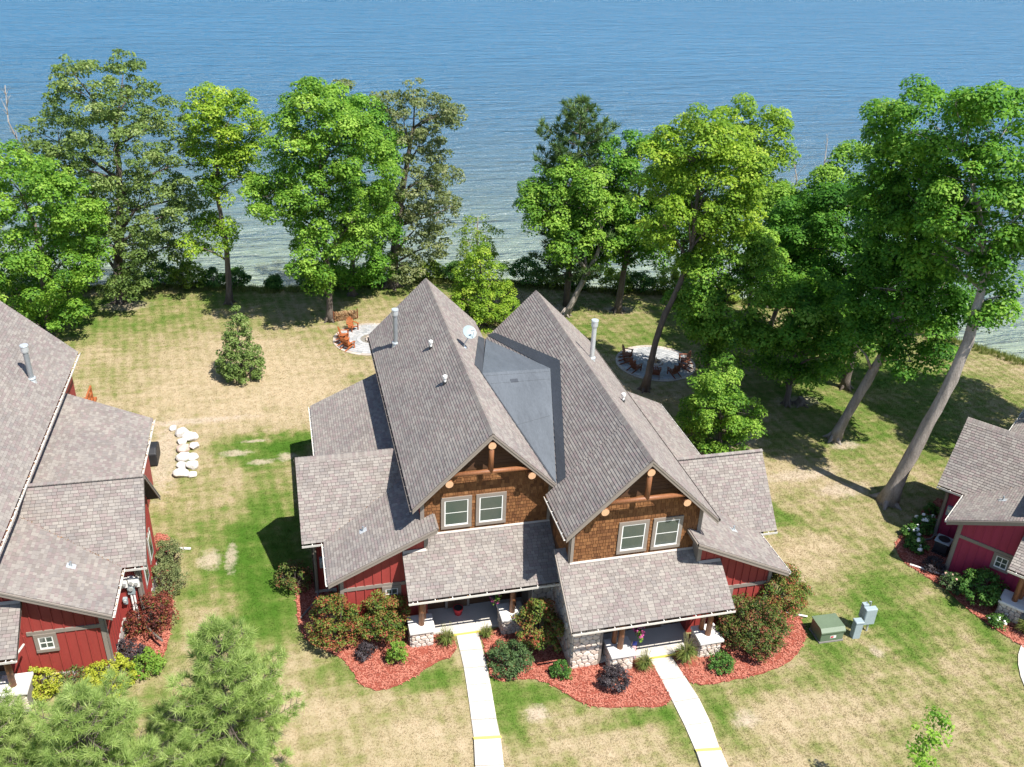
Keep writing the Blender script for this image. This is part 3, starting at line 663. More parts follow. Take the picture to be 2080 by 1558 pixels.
    for y in np.arange(.5, 3.1, .42):
        mb = MB(T); mb.box(-7.24, -7.198, y - .028, y + .028, .24, 3.66); mb.build('batten', red, H)
    for x in np.arange(wl + .28, -7.25, .42):
        mb = MB(T); mb.box(x - .028, x + .028, 3.16, 3.202, .24, 3.9); mb.build('batten', red, H)
    for y in np.arange(3.55, 7.7, .42):
        zt = min(3.95 + (y - 3.2) * 1.13, 3.95 + (7.8 - y) * 1.13) - .06
        mb = MB(T); mb.box(wl - .04, wl + .002, y - .028, y + .028, .24, zt); mb.build('batten', red, H)
    # taupe trim
    def trim(*b):
        mb = MB(T); mb.box(*b); return mb.build('trim_board', 'taupe', H)
    trim(-7.2, -4.05, .046, .1, 2.55, 2.74); trim(-7.245, -7.02, .044, .1, .22, 3.68); trim(-7.25, -7.2, .044, .25, .22, 3.66); trim(-3.16, -2.96, .044, .1, zp(.06) + .03, zs(-3.1) - .16); trim(-3.0, -2.965, .1, .7, zp(.1) + .02, zs(-3.0) - .2)
    trim(wl - .045, wl + .15, 3.145, 3.2, .22, 3.92); trim(wl - .05, wl, 3.145, 3.36, .22, 4.0)
    zb0 = zp(.66) + .02
    trim(-3.24, -3.05, .64, .7, zb0, zw - .05); trim(3.05, 3.24, .64, .7, zb0, zw - .05); trim(3.2, 3.25, .64, .86, zb0, zw - .02)
    fl = MB(T); fl.prism([(-3.0, .58, zp(.58) + .045), (3.2, .58, zp(.58) + .045), (3.2, .655, zp(.655) + .05), (-3.0, .655, zp(.655) + .05)], (0, 0, .012)); recalc(fl.build('flashing', 'flashing', H))
    fl = MB(T); fl.prism([(-4.18, -.06, zp(-.06) + .045), (-3.06, -.06, zp(-.06) + .045), (-3.06, .05, zp(.05) + .05), (-4.18, .05, zp(.05) + .05)], (0, 0, .012)); recalc(fl.build('flashing', 'flashing', H))
    # shakes on the gable front and on the inner side wall
    q = [W3(p) for p in ((-3.05, .7, zb0), (3.05, .7, zb0), (3.05, .7, zw + .1), (2.16, .7, 8.32), (-2.16, .7, 8.32), (-3.05, .7, zw + .1))]
    shk.out = Vector((0, -1, 0)); shk.plane(q)
    if inner == 'B':
        shk.out = Vector((-sx, 0, 0)) * -1; shk.plane([W3(p) for p in ((3.2, 3.3, 4.7), (3.2, .86, 4.7), (3.2, .86, zw), (3.2, 3.3, zw))])
    # gable end boarding behind the log truss
    for i in range(11):
        z = 8.38 + i * .2; hx = (ZR - .25 - z - .1) / MS
        if hx > .15:
            mb = MB(T); mb.prism([(-hx, .70, z), (hx, .70, z), (hx - .02, .70, z + .19), (-hx + .02, .70, z + .19)], (0, -.02, 0)); recalc(mb.build('gable_board', 'lap', H))
    # log truss: tie beam, king post, ridge and purlin ends
    for a, b, r in (((-1.95, .12, 8.56), (1.95, .12, 8.56), .115), ((0, .12, 8.56), (0, .12, 10.0), .125)):
        mb = MB(T); mb.tube([a, b], r, 12); recalc(mb.build('truss_log', 'log', H, True))
    for x, z in ((0, 10.02), (-1.97, 8.15), (1.97, 8.15)):
        mb = MB(T); mb.tube([(x, .75, z), (x, -.02, z)], .185, 14, caps=False); lg = recalc(mb.build('purlin_log', 'log', H, True))
        e = MB(T); e.tube([(x, .0, z), (x, -.025, z)], .185, 14); recalc(e.build('log_end', 'log_end', lg))
    # rake boards and gutters
    fascia(H, T, (-HW, 0, ZE - .03), (0, 0, ZR - .03)); xr = 3.2 if inner == 'A' else HW
    fascia(H, T, (0, 0, ZR - .03), (xr, 0, zi(xr) - .03))
    fascia(H, T, (-HW, L, ZE - .03), (0, L, ZR - .03), off=(0, .0, 0)); fascia(H, T, (xs0, -.49, 3.60), (-2.614, -.49, zs(-2.614) - .02))
    fascia(H, T, (-2.614, -.49, zs(-2.614) - .02), (-2.614, .68, zs(-2.614) - .02), depth=.2)
    for ya, yb2 in ((yv, 5.515), (8.33, 5.515)): fascia(H, T, (-dw, ya, 3.59), (-dw, yb2, 6.775))
    fascia(H, T, (-4.205, py, pz - .02), (-4.205, .06, zp(.06) - .02), depth=.2)
    if inner != 'A': fascia(H, T, (3.73, py, pz - .02), (3.73, 1.3, zp(1.3) - .02), depth=.2)
    fascia(H, T, (xb0, 16.3, 3.70), (-3.2, 16.3, zb(-3.2) - .02))
    gutter(H, T, (-4.205, py, pz - .0), (xin, py, pz), (0, -1, 0), 'gutter', gutter_litter + .12, rng)
    gutter(H, T, (-dw, yv, 3.61), (xs0 - .06, yv, 3.61), (0, -1, 0), 'gutter', gutter_litter, rng)
    gutter(H, T, (xs0, -.49, 3.615), (xs0, yv, 3.615), (-1, 0, 0), 'gutter', gutter_litter, rng)
    gutter(H, T, (xb0, 8.3, 3.715), (xb0, 16.3, 3.715), (-1, 0, 0), 'gutter', gutter_litter, rng)
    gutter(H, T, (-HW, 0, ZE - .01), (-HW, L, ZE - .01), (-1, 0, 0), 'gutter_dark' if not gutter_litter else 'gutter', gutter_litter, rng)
    if inner == 'B': gutter(H, T, (HW, 0, ZE - .01), (HW, 3.3, ZE - .01), (1, 0, 0), 'gutter', .3, rng)
    # windows
    window(H, T, -2.08, -.92, 5.30, 6.78, .7); window(H, T, -.38, .78, 5.30, 6.78, .7)
    window(H, T, -5.05, -4.45, 1.72, 2.42, .1, .16, True)
    # porch: slab, posts on stone piers, door wall
    s = MB(T); s.box(-3.0, 3.3, -1.02, .7, -.2, .15); s.build('porch_slab', 'concrete', H)
    s = MB(T); s.box(-1.95, -.55, -1.24, -1.018, -.2, .152); s.build('step_slab', 'concrete', H)
    s = MB(T); s.box(-1.92, -.58, -1.262, -1.235, -.02, .135); s.build('step_paint', 'yellow', H)
    d = MB(T); d.box(-1.9, -.9, .6, .69, .16, 2.25); dr = d.build('door', 'door', H)
    d = MB(T); d.tube([(-1.02, .6, 1.15), (-1.02, .53, 1.15)], .03, 8); d.build('door_handle', 'bright_steel', dr)
    for a in ((-2.02, -1.9, .56, .69, .16, 2.37), (-.9, -.78, .56, .69, .16, 2.37), (-1.9, -.9, .56, .69, 2.25, 2.37)):
        d = MB(T); d.box(*a); d.build('trim', 'taupe', dr)
    bm_ = MB(T); bm_.tube([(-4.0, -1.22, 3.34), (3.1, -1.22, 3.34)], .15, 10); recalc(bm_.build('porch_beam', 'log', H, True))
    for cx in (-3.52, .98):
        x0, x1, y0, y1 = cx - .53, cx + .53, -1.62, -.62
        c = MB(T); c.box(x0, x1, y0, y1, -.2, .9); pier = c.build('stone_pier', 'mortar', H)
        c = MB(T); c.box(x0 - .09, x1 + .09, y0 - .12, y1 + .10, .9, 1.05); cp = c.build('pier_cap', 'cap', pier)
        bv = cp.modifiers.new('edge', 'BEVEL'); bv.width = .03; bv.segments = 2
        if stones:
            lst = []
            faces = [((x0, y0, 0), (1, 0, 0), (0, -1, 0), x1 - x0), ((x0, y1, 0), (0, -1, 0), (-1, 0, 0), y1 - y0), ((x1, y0, 0), (0, 1, 0), (1, 0, 0), y1 - y0)]
            for o, u, n, w in faces:
                uu = Vector((u[0] * sx, u[1], 0)); nn = Vector((n[0] * sx, n[1], 0))
                if nn.x > .5: continue
                voronoi_stones(lst, W3(o), uu, Vector((0, 0, 1)), nn, w, .89, .29, rng)
            for m in lst: m.build('stone', 'stone', pier)
        for (px_, py_, r) in ((cx + .02, -1.22, .135), (cx + .18, -.82, .12)):
            p = MB(T); p.tube([(px_, py_, 1.04), (px_ - .005, py_, 2.1), (px_, py_, 3.3)], [r * 1.05, r, r * .95], 12, wob=.03, rng=rng); recalc(p.build('log_post', 'log', H, True))
    # stone bay at the inner end of the porch
    c = MB(T); c.box(2.0, 3.3, -1.05, .69, -.2, 3.45); sb = c.build('stone_bay', 'mortar', H)
    if stones:
        lst = []
        voronoi_stones(lst, W3((2.0, -1.05, 0)), Vector((sx, 0, 0)), Vector((0, 0, 1)), Vector((0, -1, 0)), 1.3, 3.4 if inner != 'A' else 3.3, .30 if inner == 'B' else .45, rng)
        if porch_stone_side:
            c = MB(T); c.box(3.215, 3.3, .69, 3.3, -.2, 4.2); c.build('stone_backing', 'mortar', sb)
            voronoi_stones(lst, W3((3.3, 3.3, 0)), Vector((0, -1, 0)), Vector((0, 0, 1)), Vector((sx, 0, 0)), 4.35, 3.6, .42, rng)
        for m in lst: m.build('stone', 'stone', sb)
    c = MB(T); c.box(1.86, 1.998, -1.07, -.9, 0, 3.4); c.build('trim_board', 'taupe', H)
    # downspout at the wing corner
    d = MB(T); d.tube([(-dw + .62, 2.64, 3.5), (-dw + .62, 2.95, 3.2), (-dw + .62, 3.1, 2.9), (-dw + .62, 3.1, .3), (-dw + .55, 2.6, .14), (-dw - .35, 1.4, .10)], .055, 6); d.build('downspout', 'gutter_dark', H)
    d = MB(T); d.tube([(-4.0, py - .06, pz - .1), (-4.0, -1.6, 2.95), (-4.0, -1.22, 2.8), (-4.05, -.5, 2.6)], .05, 6); d.build('downspout', 'gutter', H)
    # vent on the front shed
    vx, vy = -5.85, 2.0
    roof_pipe(H, T, (vx, vy, zs(vx) + .02), .26, .05, 'roof_vent', 'steel', False, False)
    f = MB(T); f.prism([(vx - .18, vy - .16, zs(vx - .18) + .03), (vx + .18, vy - .16, zs(vx + .18) + .03), (vx + .18, vy + .16, zs(vx + .18) + .03), (vx - .18, vy + .16, zs(vx - .18) + .03)], (0, 0, .015)); f.build('vent_flashing', 'bright_steel', H)
    # meters on the wing wall
    for i, (mx_, mz_, ww, hh) in enumerate(((-dw + .95, 2.05, .16, .30), (-7.5, 1.35, .1, .16))):
        d = MB(T); d.box(mx_ - ww, mx_ + ww, 3.02, 3.19, mz_ - hh, mz_ + hh); mt = d.build('meter_box', 'utility_blue', H)
        d = MB(T); d.tube([(mx_, 3.02, mz_ + .06), (mx_, 2.93, mz_ + .06)], ww * .65, 10); d.build('meter_dial', 'bright_steel', mt)
    return T

def make_house(name, label, loc, rz):
    H = thing(name, label, 'house', loc, rz)
    H.matrix_world = Matrix.Translation(loc) @ Matrix.Rotation(rz, 4, 'Z')
    mw = H.matrix_world.copy()
    rng = random.Random(len(label))
    rf = MB(); rf.box(-.3, .3, 5, 9, 9.2, 9.3); roof = rf.build('roof', 'deck', H)
    cov = Cover(roof, 'shingle', 'shingle', .152, .2, .33, .036, 300, rng); cov.W = [.2, .24, .28, .33]; cov.out = None
    shk = Cover(roof, 'shake', 'shake', .19, .1, .24, .036, 300, rng); shk.W = [.11, .14, .17, .2, .24]; shk.out = None
    sr = MB(); sr.box(-.2, .2, 6, 6.2, 8.9, 9.0); shk.parent = sr.build('shake_cladding', 'shake', H)
    return H, mw, rng, cov, shk

# ---- the duplex in the middle
H, mw, rng, cov, shk = make_house('lake_cottage', 'brown shake and red board duplex with two steep shingled gables and stone porches', (0, 0, 0), 0)
XB, YB = 6.404, -3.406
TA = unit(H, mw, 0, 0, 1, 19.117, 'A', cov, shk, rng)
TB = unit(H, mw, XB, YB, -1, 19.563, 'B', cov, shk, rng, porch_stone_side=True)
cov.finish(mw); shk.finish(mw)
# membrane saddle between the two gables
sad = MB(); a, b, c, d = Vector((1.32, 8.2, 9.43)), Vector((5.10, 8.1, 9.45)), Vector((3.2, .03, 7.58)), Vector((3.42, 16.5, 7.52))
e = Vector((0, 0, -.03))
sad.add([a, b, c, a + e, b + e, c + e], [(0, 2, 1), (3, 4, 5), (0, 3, 5, 2), (2, 5, 4, 1)]); sad.add([a, b, d, a + e, b + e, d + e], [(0, 1, 2), (3, 5, 4), (0, 2, 5, 3), (1, 4, 5, 2)])
saddle = recalc(sad.build('roof_saddle', 'membrane', H))
zBL = lambda x: ZR - MS * (XB - x); zAR = lambda x: ZR - MS * x
for pl, zf in (([(3.24, -.06), (3.60, -.14), (5.60, 8.06), (5.10, 8.06)], zBL), ([(5.10, 8.06), (5.60, 8.06), (3.80, 15.8), (3.40, 16.4)], zBL), ([(1.36, 8.2), (.98, 8.65), (2.76, 15.8), (3.32, 16.5)], zAR), ([(1.36, 8.2), (1.20, 8.3), (3.02, .12), (3.2, .06)], zAR)):
    mb = MB(); mb.prism([(x, y, zf(x) + .064) for x, y in pl], (0, 0, .012)); recalc(mb.build('saddle_flashing', 'flash', saddle))
def sadz(x, y):      # front triangle plane
    n = (b - a).cross(c - a); return a.z - (n.x * (x - a.x) + n.y * (y - a.y)) / n.z
for x0, y0, x1, y1, w in ((1.5, 7.95, 4.98, 7.85, .05), (1.62, 7.3, 4.85, 7.25, .03), (2.3, 4.1, 4.1, 4.5, .03)):
    mb = MB(); v = Vector((y0 - y1, x1 - x0, 0)).normalized() * w
    mb.prism([(x0, y0, sadz(x0, y0) + .003), (x1, y1, sadz(x1, y1) + .003), (x1 + v.x, y1 + v.y, sadz(x1 + v.x, y1 + v.y) + .003), (x0 + v.x, y0 + v.y, sadz(x0 + v.x, y0 + v.y) + .003)], (0, 0, .012)); recalc(mb.build('lap_seam', 'membrane', saddle))
mb = MB(); mb.prism([(x, y, sadz(x, y) + .004) for x, y in ((2.7, 7.25), (3.1, 7.25), (3.1, 7.5), (2.7, 7.5))], (0, 0, .02)); recalc(mb.build('patch', 'flash', saddle))
# pipes on the roofs
ident = lambda x, y, z: (x, y, z)
roof_pipe(H, ident, (-2.48, 15.0, zAR(2.48)), 2.0, .135, 'chimney_flue', 'steel')
roof_pipe(H, ident, (7.89, 9.28, ZR - MS * (7.89 - XB)), 2.15, .135, 'chimney_flue', 'bright_steel')
for x, y, h, zz in ((-1.0, 11.1, .34, zAR(1.0)), (-.97, 6.8, .34, zAR(.97)), (8.04, 4.5, .36, ZR - MS * (8.04 - XB))):
    v = roof_pipe(H, ident, (x, y, zz), h, .07, 'roof_vent', 'white', False, True, True)
    mb = MB(); mb.tube([(x, y, zz + h), (x, y, zz + h + .04), (x, y, zz + h + .16), (x, y, zz + h + .20)], [.08, .12, .12, .05], 10); mb.build('vent_cap', 'white', v)
# satellite dish
dz = zAR(.7); base = Vector((.75, 10.4, zAR(.75)))
mb = MB(); mb.tube([base, base + Vector((.02, 0, .28)), base + Vector((.2, -.05, .62))], .035, 8); mb.box(base.x - .12, base.x + .12, base.y - .12, base.y + .12, base.z - .05, base.z + .06)
dish = mb.build('satellite_dish', 'bright_steel', H)
c0 = base + Vector((.26, .02, .92)); ax = Vector((.35, -.62, .70)).normalized(); ua = ax.cross(Vector((0, 0, 1))).normalized(); ub = ua.cross(ax)
mb = MB(); rings = []
for i in range(6):
    r = i / 5 * .40
    rings.append([c0 + (ua * math.cos(k * math.pi / 10) * r * 1.08 + ub * math.sin(k * math.pi / 10) * r) + ax * (r * r * .55) for k in range(20)])
vsx = [q for r in rings for q in r]
mb.add(vsx + [q - ax * .012 for q in vsx], [(i * 20 + k, i * 20 + (k + 1) % 20, (i + 1) * 20 + (k + 1) % 20, (i + 1) * 20 + k) for i in range(5) for k in range(20)] + [(120 + i * 20 + k, 120 + (i + 1) * 20 + k, 120 + (i + 1) * 20 + (k + 1) % 20, 120 + i * 20 + (k + 1) % 20) for i in range(5) for k in range(20)])
mb.build('reflector', 'utility_blue', dish, True)
mb = MB(); tip = c0 + ax * .42 - ub * .06; mb.tube([c0 - ub * .38 + ax * .05, tip - ub * .08], .018, 6); mb.tube([tip - ua * .10, tip + ua * .10], .045, 8); mb.tube([tip - ua * .06 - ax * .06, tip - ua * .06 + ax * .05], .03, 8); mb.tube([tip + ua * .06 - ax * .06, tip + ua * .06 + ax * .05], .03, 8)
mb.build('receiver', 'steel', dish)

# ---- the left neighbour: only its right half is in the picture
H2, mw2, rng2, cov2, shk2 = make_house('lake_cottage', 'red board cottage with leaf-littered gutters beside the line of white boulders', (-24.676, -.731, .5), -.0128)
unit(H2, mw2, 0, 0, -1, 19.117, 'full', cov2, shk2, rng2, gutter_litter=.9, stones=True, zlow=-.8)
cov2.finish(mw2); shk2.finish(mw2)
roof_pipe(H2, ident, (2.55, 13.6, ZR - MS * 2.55), 1.75, .135, 'chimney_flue', 'steel')
# side window, triple meters and deck rail of the left neighbour (unit is mirrored: wing points to +x)
T2 = lambda x, y, z: (-x, y, z)
for x, z in ((-7.62, 2.45), (-7.92, 2.5), (-8.14, 2.42)):
    mb = MB(T2); mb.box(x - .13, x + .13, 2.98, 3.19, z - .24, z + .24); m_ = mb.build('meter_box', 'white', H2)
    mb = MB(T2); mb.tube([(x, 2.98, z), (x, 2.9, z)], .09, 10); mb.build('meter_dial', 'bright_steel', m_)
mb = MB(T2); mb.tube([(-7.8, 3.1, 2.2), (-7.8, 3.1, .1)], .05, 8); mb.tube([(-7.93, 3.1, 2.2), (-7.93, 3.1, .1)], .05, 8); mb.build('conduit', 'white', H2)
for y0, y1, z0, z1 in ((4.1, 4.9, 1.3, 2.6), (6.0, 6.8, 1.3, 2.6)):
    mb = MB(); xw = 8.304
    mb.box(xw - .002, xw + .05, y0 - .14, y1 + .14, z0 - .14, z1 + .14); w_ = mb.build('window', 'taupe', H2)
    mb = MB(); mb.box(xw + .02, xw + .062, y0, y1, z0, z1); mb.build('sash', 'white', w_)
    mb = MB(); mb.box(xw + .03, xw + .07, y0 + .08, y1 - .08, z0 + .08, z1 - .08); mb.build('pane', 'glass', w_)
mb = MB(); mb.prism([(8.45, 4.6, 4.7), (8.45, 6.4, 4.7), (8.45, 5.5, 6.3)], (-.1, 0, 0)); recalc(mb.build('gable_truss', 'log', H2))
for y in (17.6, 18.3, 19.0, 19.7, 20.4):
    mb = MB(); mb.box(3.6, 3.72, y, y + .1, 2.9, 3.95); mb.build('railing_post', 'chair', H2)
for z in (3.1, 3.5, 3.9):
    mb = MB(); mb.box(3.6, 3.7, 17.5, 20.6, z, z + .09); mb.build('railing_rail', 'chair', H2)
mb = MB(); mb.box(0, 3.75, 18.7, 21.2, 2.7, 2.86); mb.build('deck', 'chair', H2)
for x, y in ((3.6, 21.0), (.2, 21.0)):
    mb = MB(); mb.box(x - .08, x + .08, y - .08, y + .08, -.6, 2.7); mb.build('deck_post', 'chair', H2)

# ---- the right neighbour
H3, mw3, rng3, cov3, shk3 = make_house('lake_cottage', 'plum red cottage standing at an angle behind white hydrangeas', (29.76, -7.636, 0), -.937)
T3 = unit(H3, mw3, 0, 0, 1, 17.0, 'full', cov3, shk3, rng3, red='red_plum', dw=9.25)
cov3.finish(mw3); shk3.finish(mw3)
# ================================================================ GROUND WORKS
def sheet(name, poly, z0, z1, mat, parent=None):
    mb = MB(); n = len(poly)
    mb.add([(x, y, z1) for x, y in poly] + [(x, y, z0) for x, y in poly], [tuple(range(n))] + [(i, n + i, n + (i + 1) % n, (i + 1) % n) for i in range(n)])
    return recalc(mb.build(name, mat, parent))
def smooth_poly(p, it=2, closed=True):
    for _ in range(it):
        q = []
        for i in range(len(p)):
            a, b = p[i], p[(i + 1) % len(p)]; q += [(a[0] * .75 + b[0] * .25, a[1] * .75 + b[1] * .25), (a[0] * .25 + b[0] * .75, a[1] * .25 + b[1] * .75)]
        p = q
    return p
def seq(pts, step=1.25):
    """resample a polyline"""
    P = [Vector((*p, 0)) for p in pts]; out = [P[0]]; 
    for a, b in zip(P[:-1], P[1:]):
        n = max(1, round((b - a).length / step)); out += [a.lerp(b, i / n) for i in range(1, n + 1)]
    return [(p.x, p.y) for p in out]
def mulch_mat():
    m, nt, out = new_mat('red_mulch'); pos = N(nt, 'ShaderNodeNewGeometry').outputs['Position']
    n = noise(nt, 26, 4, pos, 0.7).outputs[0]
    c = ramp(nt, [(0.3, (.10, .022, .015)), (0.5, (.25, .064, .042)), (0.7, (.38, .13, .09))], n).outputs[0]
    principled(nt, out, c, 0.95, bump(nt, n, 0.8, 0.04), 0, 0.1); return m
M['mulch'] = mulch_mat()
M['chip'] = tonemat('mulch_chips', [(.12, .027, .018), (.27, .066, .042), (.37, .11, .075), (.48, .20, .14)], 0.95)
cs = MB(); rg = random.Random(4)
for i in range(10):
    a = rg.uniform(0, 6.28); l = rg.uniform(.025, .06); w = rg.uniform(.008, .016); x, y = rg.uniform(-.1, .1), rg.uniform(-.1, .1); z = rg.uniform(.0, .02); t = rg.uniform(-.012, .02)
    dx, dy = math.cos(a), math.sin(a)
    cs.add([(x - dx * l - dy * w, y - dy * l + dx * w, z), (x - dx * l + dy * w, y - dy * l - dx * w, z + .004), (x + dx * l + dy * w, y + dy * l - dx * w, z + t + .006), (x + dx * l - dy * w, y + dy * l + dx * w, z + t), (x, y, z - .02)], [(0, 1, 2, 3), (0, 4, 1), (2, 4, 3)], rg.random())
chip_src = hidden_src(cs, 'mulch_chip', 'chip')
BEDS = {
 'a': ([(-9.3, 5.3), (-9.3, 3.0), (-9.25, .6), (-8.6, -.6), (-7.5, -1.4), (-6.95, -2.6), (-6.7, -3.5), (-5.8, -4.08), (-4.5, -3.66), (-3.2, -2.84), (-1.95, -2.45), (-1.9, -1.1), (-2.9, -.9), (-3.0, .2), (-7.2, .2), (-7.3, 3.3), (-8.4, 3.4), (-8.4, 5.3)], 'red wood mulch bed curving round the shrubs of the porch beside the white walk'),
 'b': ([(-.6, -1.15), (-.62, -2.6), (-.75, -4.5), (.7, -4.6), (1.6, -4.86), (2.35, -5.75), (2.85, -6.5), (3.76, -7.03), (5.0, -7.2), (7.0, -7.62), (7.05, -6.0), (7.05, -4.5), (3.2, -4.4), (3.2, -1.0)], 'red wood mulch bed with the black-leaved shrub between the two walks'),
 'c': ([(8.1, -4.5), (8.2, -5.6), (8.36, -6.65), (9.8, -6.74), (11.3, -6.68), (12.8, -6.45), (14.0, -6.0), (15.1, -5.1), (15.6, -4.2), (15.9, -2.4), (15.0, -.9), (13.6, -1.0), (13.6, -3.3), (10.4, -3.3), (8.9, -4.3)], 'red wood mulch bed under the two big red-tipped shrubs'),
 'd': ([(-16.9, 10), (-15.9, 9.6), (-15.4, 6.0), (-15.3, 2.5), (-15.4, .2), (-16.0, -1.1), (-19.2, -1.25), (-21.6, -1.2), (-21.6, -.6), (-17.5, -.6), (-17.4, 2.4), (-16.4, 2.6)], 'red wood mulch bed against the left red cottage'),
 'e': ([(30.2, 4.8), (28.6, 3.9), (27.0, 2.9), (25.4, 1.85), (24.3, .9), (23.85, -.4), (24.15, -1.4), (24.7, -2.7), (24.85, -4.2), (25.0, -5.3), (25.5, -6.9), (26.0, -8.2), (27.0, -7.4), (26.6, -4.0), (25.7, -1.9), (27.6, .3), (30.0, 3.2)], 'red wood mulch bed in the shade of the plum red cottage'),
}
for k, (poly, lab) in BEDS.items():
    rj = random.Random(len(poly)); p = [(x + rj.uniform(-.045, .045), y + rj.uniform(-.045, .045)) for x, y in seq(smooth_poly(poly, 1), .22)]
    o = tag(sheet('mulch_bed', p, -.15, .045, 'mulch'), kind='structure'); 
    me = bpy.data.meshes.new('mulch_chips'); me.from_pydata([(x, y, .047) for x, y in p], [], [tuple(range(len(p)))])
    bm = bmesh.new(); bm.from_mesh(me); bmesh.ops.triangulate(bm, faces=bm.faces); bm.to_mesh(me); bm.free()
    co = link('mulch_chips', me); tag(co, lab.replace('red wood mulch bed', 'loose red wood chips on the bed'), 'mulch', kind='stuff'); scatter(co, chip_src, 60, .7, 1.3, 11)

M['walk_b'] = plain('walk_concrete_greyer', (.46, .425, .385), 0.85, 0.16, 1.1); M['walk_c'] = plain('walk_concrete_paler', (.55, .51, .46), 0.85, 0.14, 1.7)
def walkway(cl_l, cl_r, label, stepat):
    """concrete walk poured in separate slabs"""
    root = None
    slabs = list(zip(zip(cl_l[:-1], cl_l[1:]), zip(cl_r[:-1], cl_r[1:])))
    base = [*cl_l, *cl_r[::-1]]
    root = tag(sheet('walkway', [(x * .999, y) for x, y in base], -.2, .015, 'mortar'), kind='structure')
    for i, ((a, b), (c, d)) in enumerate(slabs):
        up = .12 if i >= stepat else .06
        g = .02
        poly = [(a[0], a[1] - g), (b[0], b[1] + g), (d[0], d[1] + g), (c[0], c[1] - g)]
        s = sheet('slab', poly, -.1, up, ('walk', 'walk_b', 'walk', 'walk_c')[i % 4], root); bv = s.modifiers.new('edge', 'BEVEL'); bv.width = .01
        if i == stepat:
            sheet('painted_edge', [(a[0] - .02, a[1] + .02), (a[0] - .02, a[1] - .13), (c[0] + .02, c[1] - .13), (c[0] + .02, c[1] + .02)], up + .001, up + .006, 'yellow', s)
walkway([(-1.80, -1.25), (-1.82, -2.3), (-1.85, -3.45), (-1.93, -4.5), (-2.02, -5.5), (-2.12, -6.5), (-2.22, -7.52), (-2.46, -8.95), (-2.7, -10.4), (-2.9, -11.8)], [(-.70, -1.27), (-.72, -2.4), (-.76, -3.55), (-.83, -4.6), (-.92, -5.6), (-1.02, -6.65), (-1.08, -7.68), (-1.28, -9.15), (-1.5, -10.6), (-1.7, -12.0)], '', 6)
walkway([(7.02, -4.66), (7.06, -6.0), (7.07, -7.4), (7.06, -8.75), (6.98, -10.1), (6.80, -11.4), (6.5, -12.8)], [(8.10, -4.70), (8.24, -6.1), (8.34, -7.4), (8.28, -8.8), (8.05, -10.25), (7.95, -11.6), (7.7, -13.0)], '', 4)
tag(sheet('path', smooth_poly([(28.2, -6.9), (26.0, -7.35), (24.9, -8.3), (24.0, -9.7), (23.3, -11.8), (22.6, -15), (22.2, -20), (23.5, -20), (23.9, -15.2), (24.6, -12.2), (25.3, -10.2), (26.3, -8.9), (28.2, -8.2)], 1), -.1, .06, 'walk'), kind='structure')

# ---- round paver patios: rings of separate pavers
def patio(cx, cy, R, name='patio'):
    me_c = {}
    mb = MB(); mb.tube([(cx, cy, -.25), (cx, cy, .02)], R, 48); root = tag(mb.build(name, 'mortar'), kind='structure')
    rg = random.Random(int(R * 1000)); rings = [(R - .32, R, 'paver_edge', .42)]; r = R - .33
    while r > .9: rings.append((max(.6, r - .30), r, 'paver', .46)); r -= .31
    field = MB()
    for ri, (r0, r1, mat, wd) in enumerate(rings):
        n = int(2 * math.pi * r1 / wd)
        for k in range(n):
            a0 = 2 * math.pi * (k + .02 + .5 * (ri % 2)) / n; a1 = 2 * math.pi * (k + .98 + .5 * (ri % 2)) / n
            tgt = MB() if ri < 3 else field
            h = .045 + rg.uniform(-.004, .004); q = [(cx + rr * math.cos(a), cy + rr * math.sin(a)) for rr, a in ((r0 + .012, a0), (r1, a0), (r1, a1), (r0 + .012, a1))]
            tgt.add([(x, y, h) for x, y in q] + [(x, y, 0) for x, y in q], [(0, 1, 2, 3), (0, 4, 5, 1), (1, 5, 6, 2), (2, 6, 7, 3), (3, 7, 4, 0)], rg.random())
            if ri < 3: tgt.build('paver', mat, root)
    if field.v: tag(field.build('paver_field', 'paver', root), kind='stuff')
PL, PR = (-2.25, 33.2), (19.25, 25.3)
patio(*PL, 3.05); patio(*PR, 3.15)

# ---- adirondack chairs
def chair_proto(mat='chair'):
    t = thing('adirondack_chair', 'x', 'chair')
    def part(nm, fn):
        mb = MB(); fn(mb); return recalc(mb.build(nm, mat, t))
    # faces +y
    def seat(m):
        for i in range(5):
            y = .26 - i * .115; z = .36 - i * .032
            m.prism([(-.27, y, z), (.27, y, z), (.27, y - .10, z - .028), (-.27, y - .10, z - .028)], (0, 0, -.022))
    part('seat', seat)
    for i in range(6):
        def back(m, i=i):
            x0 = -.285 + i * .096; tilt = (i - 2.5) * .028; h = 1.04 - .035 * (i - 2.5) ** 2; x1 = x0 + .082
            b = [(x0, -.22, .25), (x1, -.22, .25), (x1 + tilt, -.22 - .36 * (h - .25), h), (x0 + tilt, -.22 - .36 * (h - .25), h)]
            m.prism(b, (0, -.022, -.008))
        part('back_slat', back)
    for s in (-1, 1):
        part('arm', lambda m: m.prism([(s * .27, .34, .60), (s * .42, .36, .60), (s * .41, -.18, .60), (s * .36, -.42, .59), (s * .28, -.40, .59)], (0, 0, -.024)))
        part('front_leg', lambda m: m.box(s * .33 - .02, s * .33 + .02, .20, .32, 0, .58))
        part('rear_leg', lambda m: m.prism([(s * .29 - .015, .27, .28), (s * .29 - .015, .27, .38), (s * .29 - .015, -.62, .10), (s * .29 - .015, -.74, 0), (s * .29 - .015, -.58, 0)], (.03, 0, 0)))
    part('cross_rail', lambda m: m.box(-.33, .33, -.40, -.37, .42, .52))
    return t
CH = {'chair': [chair_proto('chair'), True], 'chair_dark': [chair_proto('chair_dark'), True]}
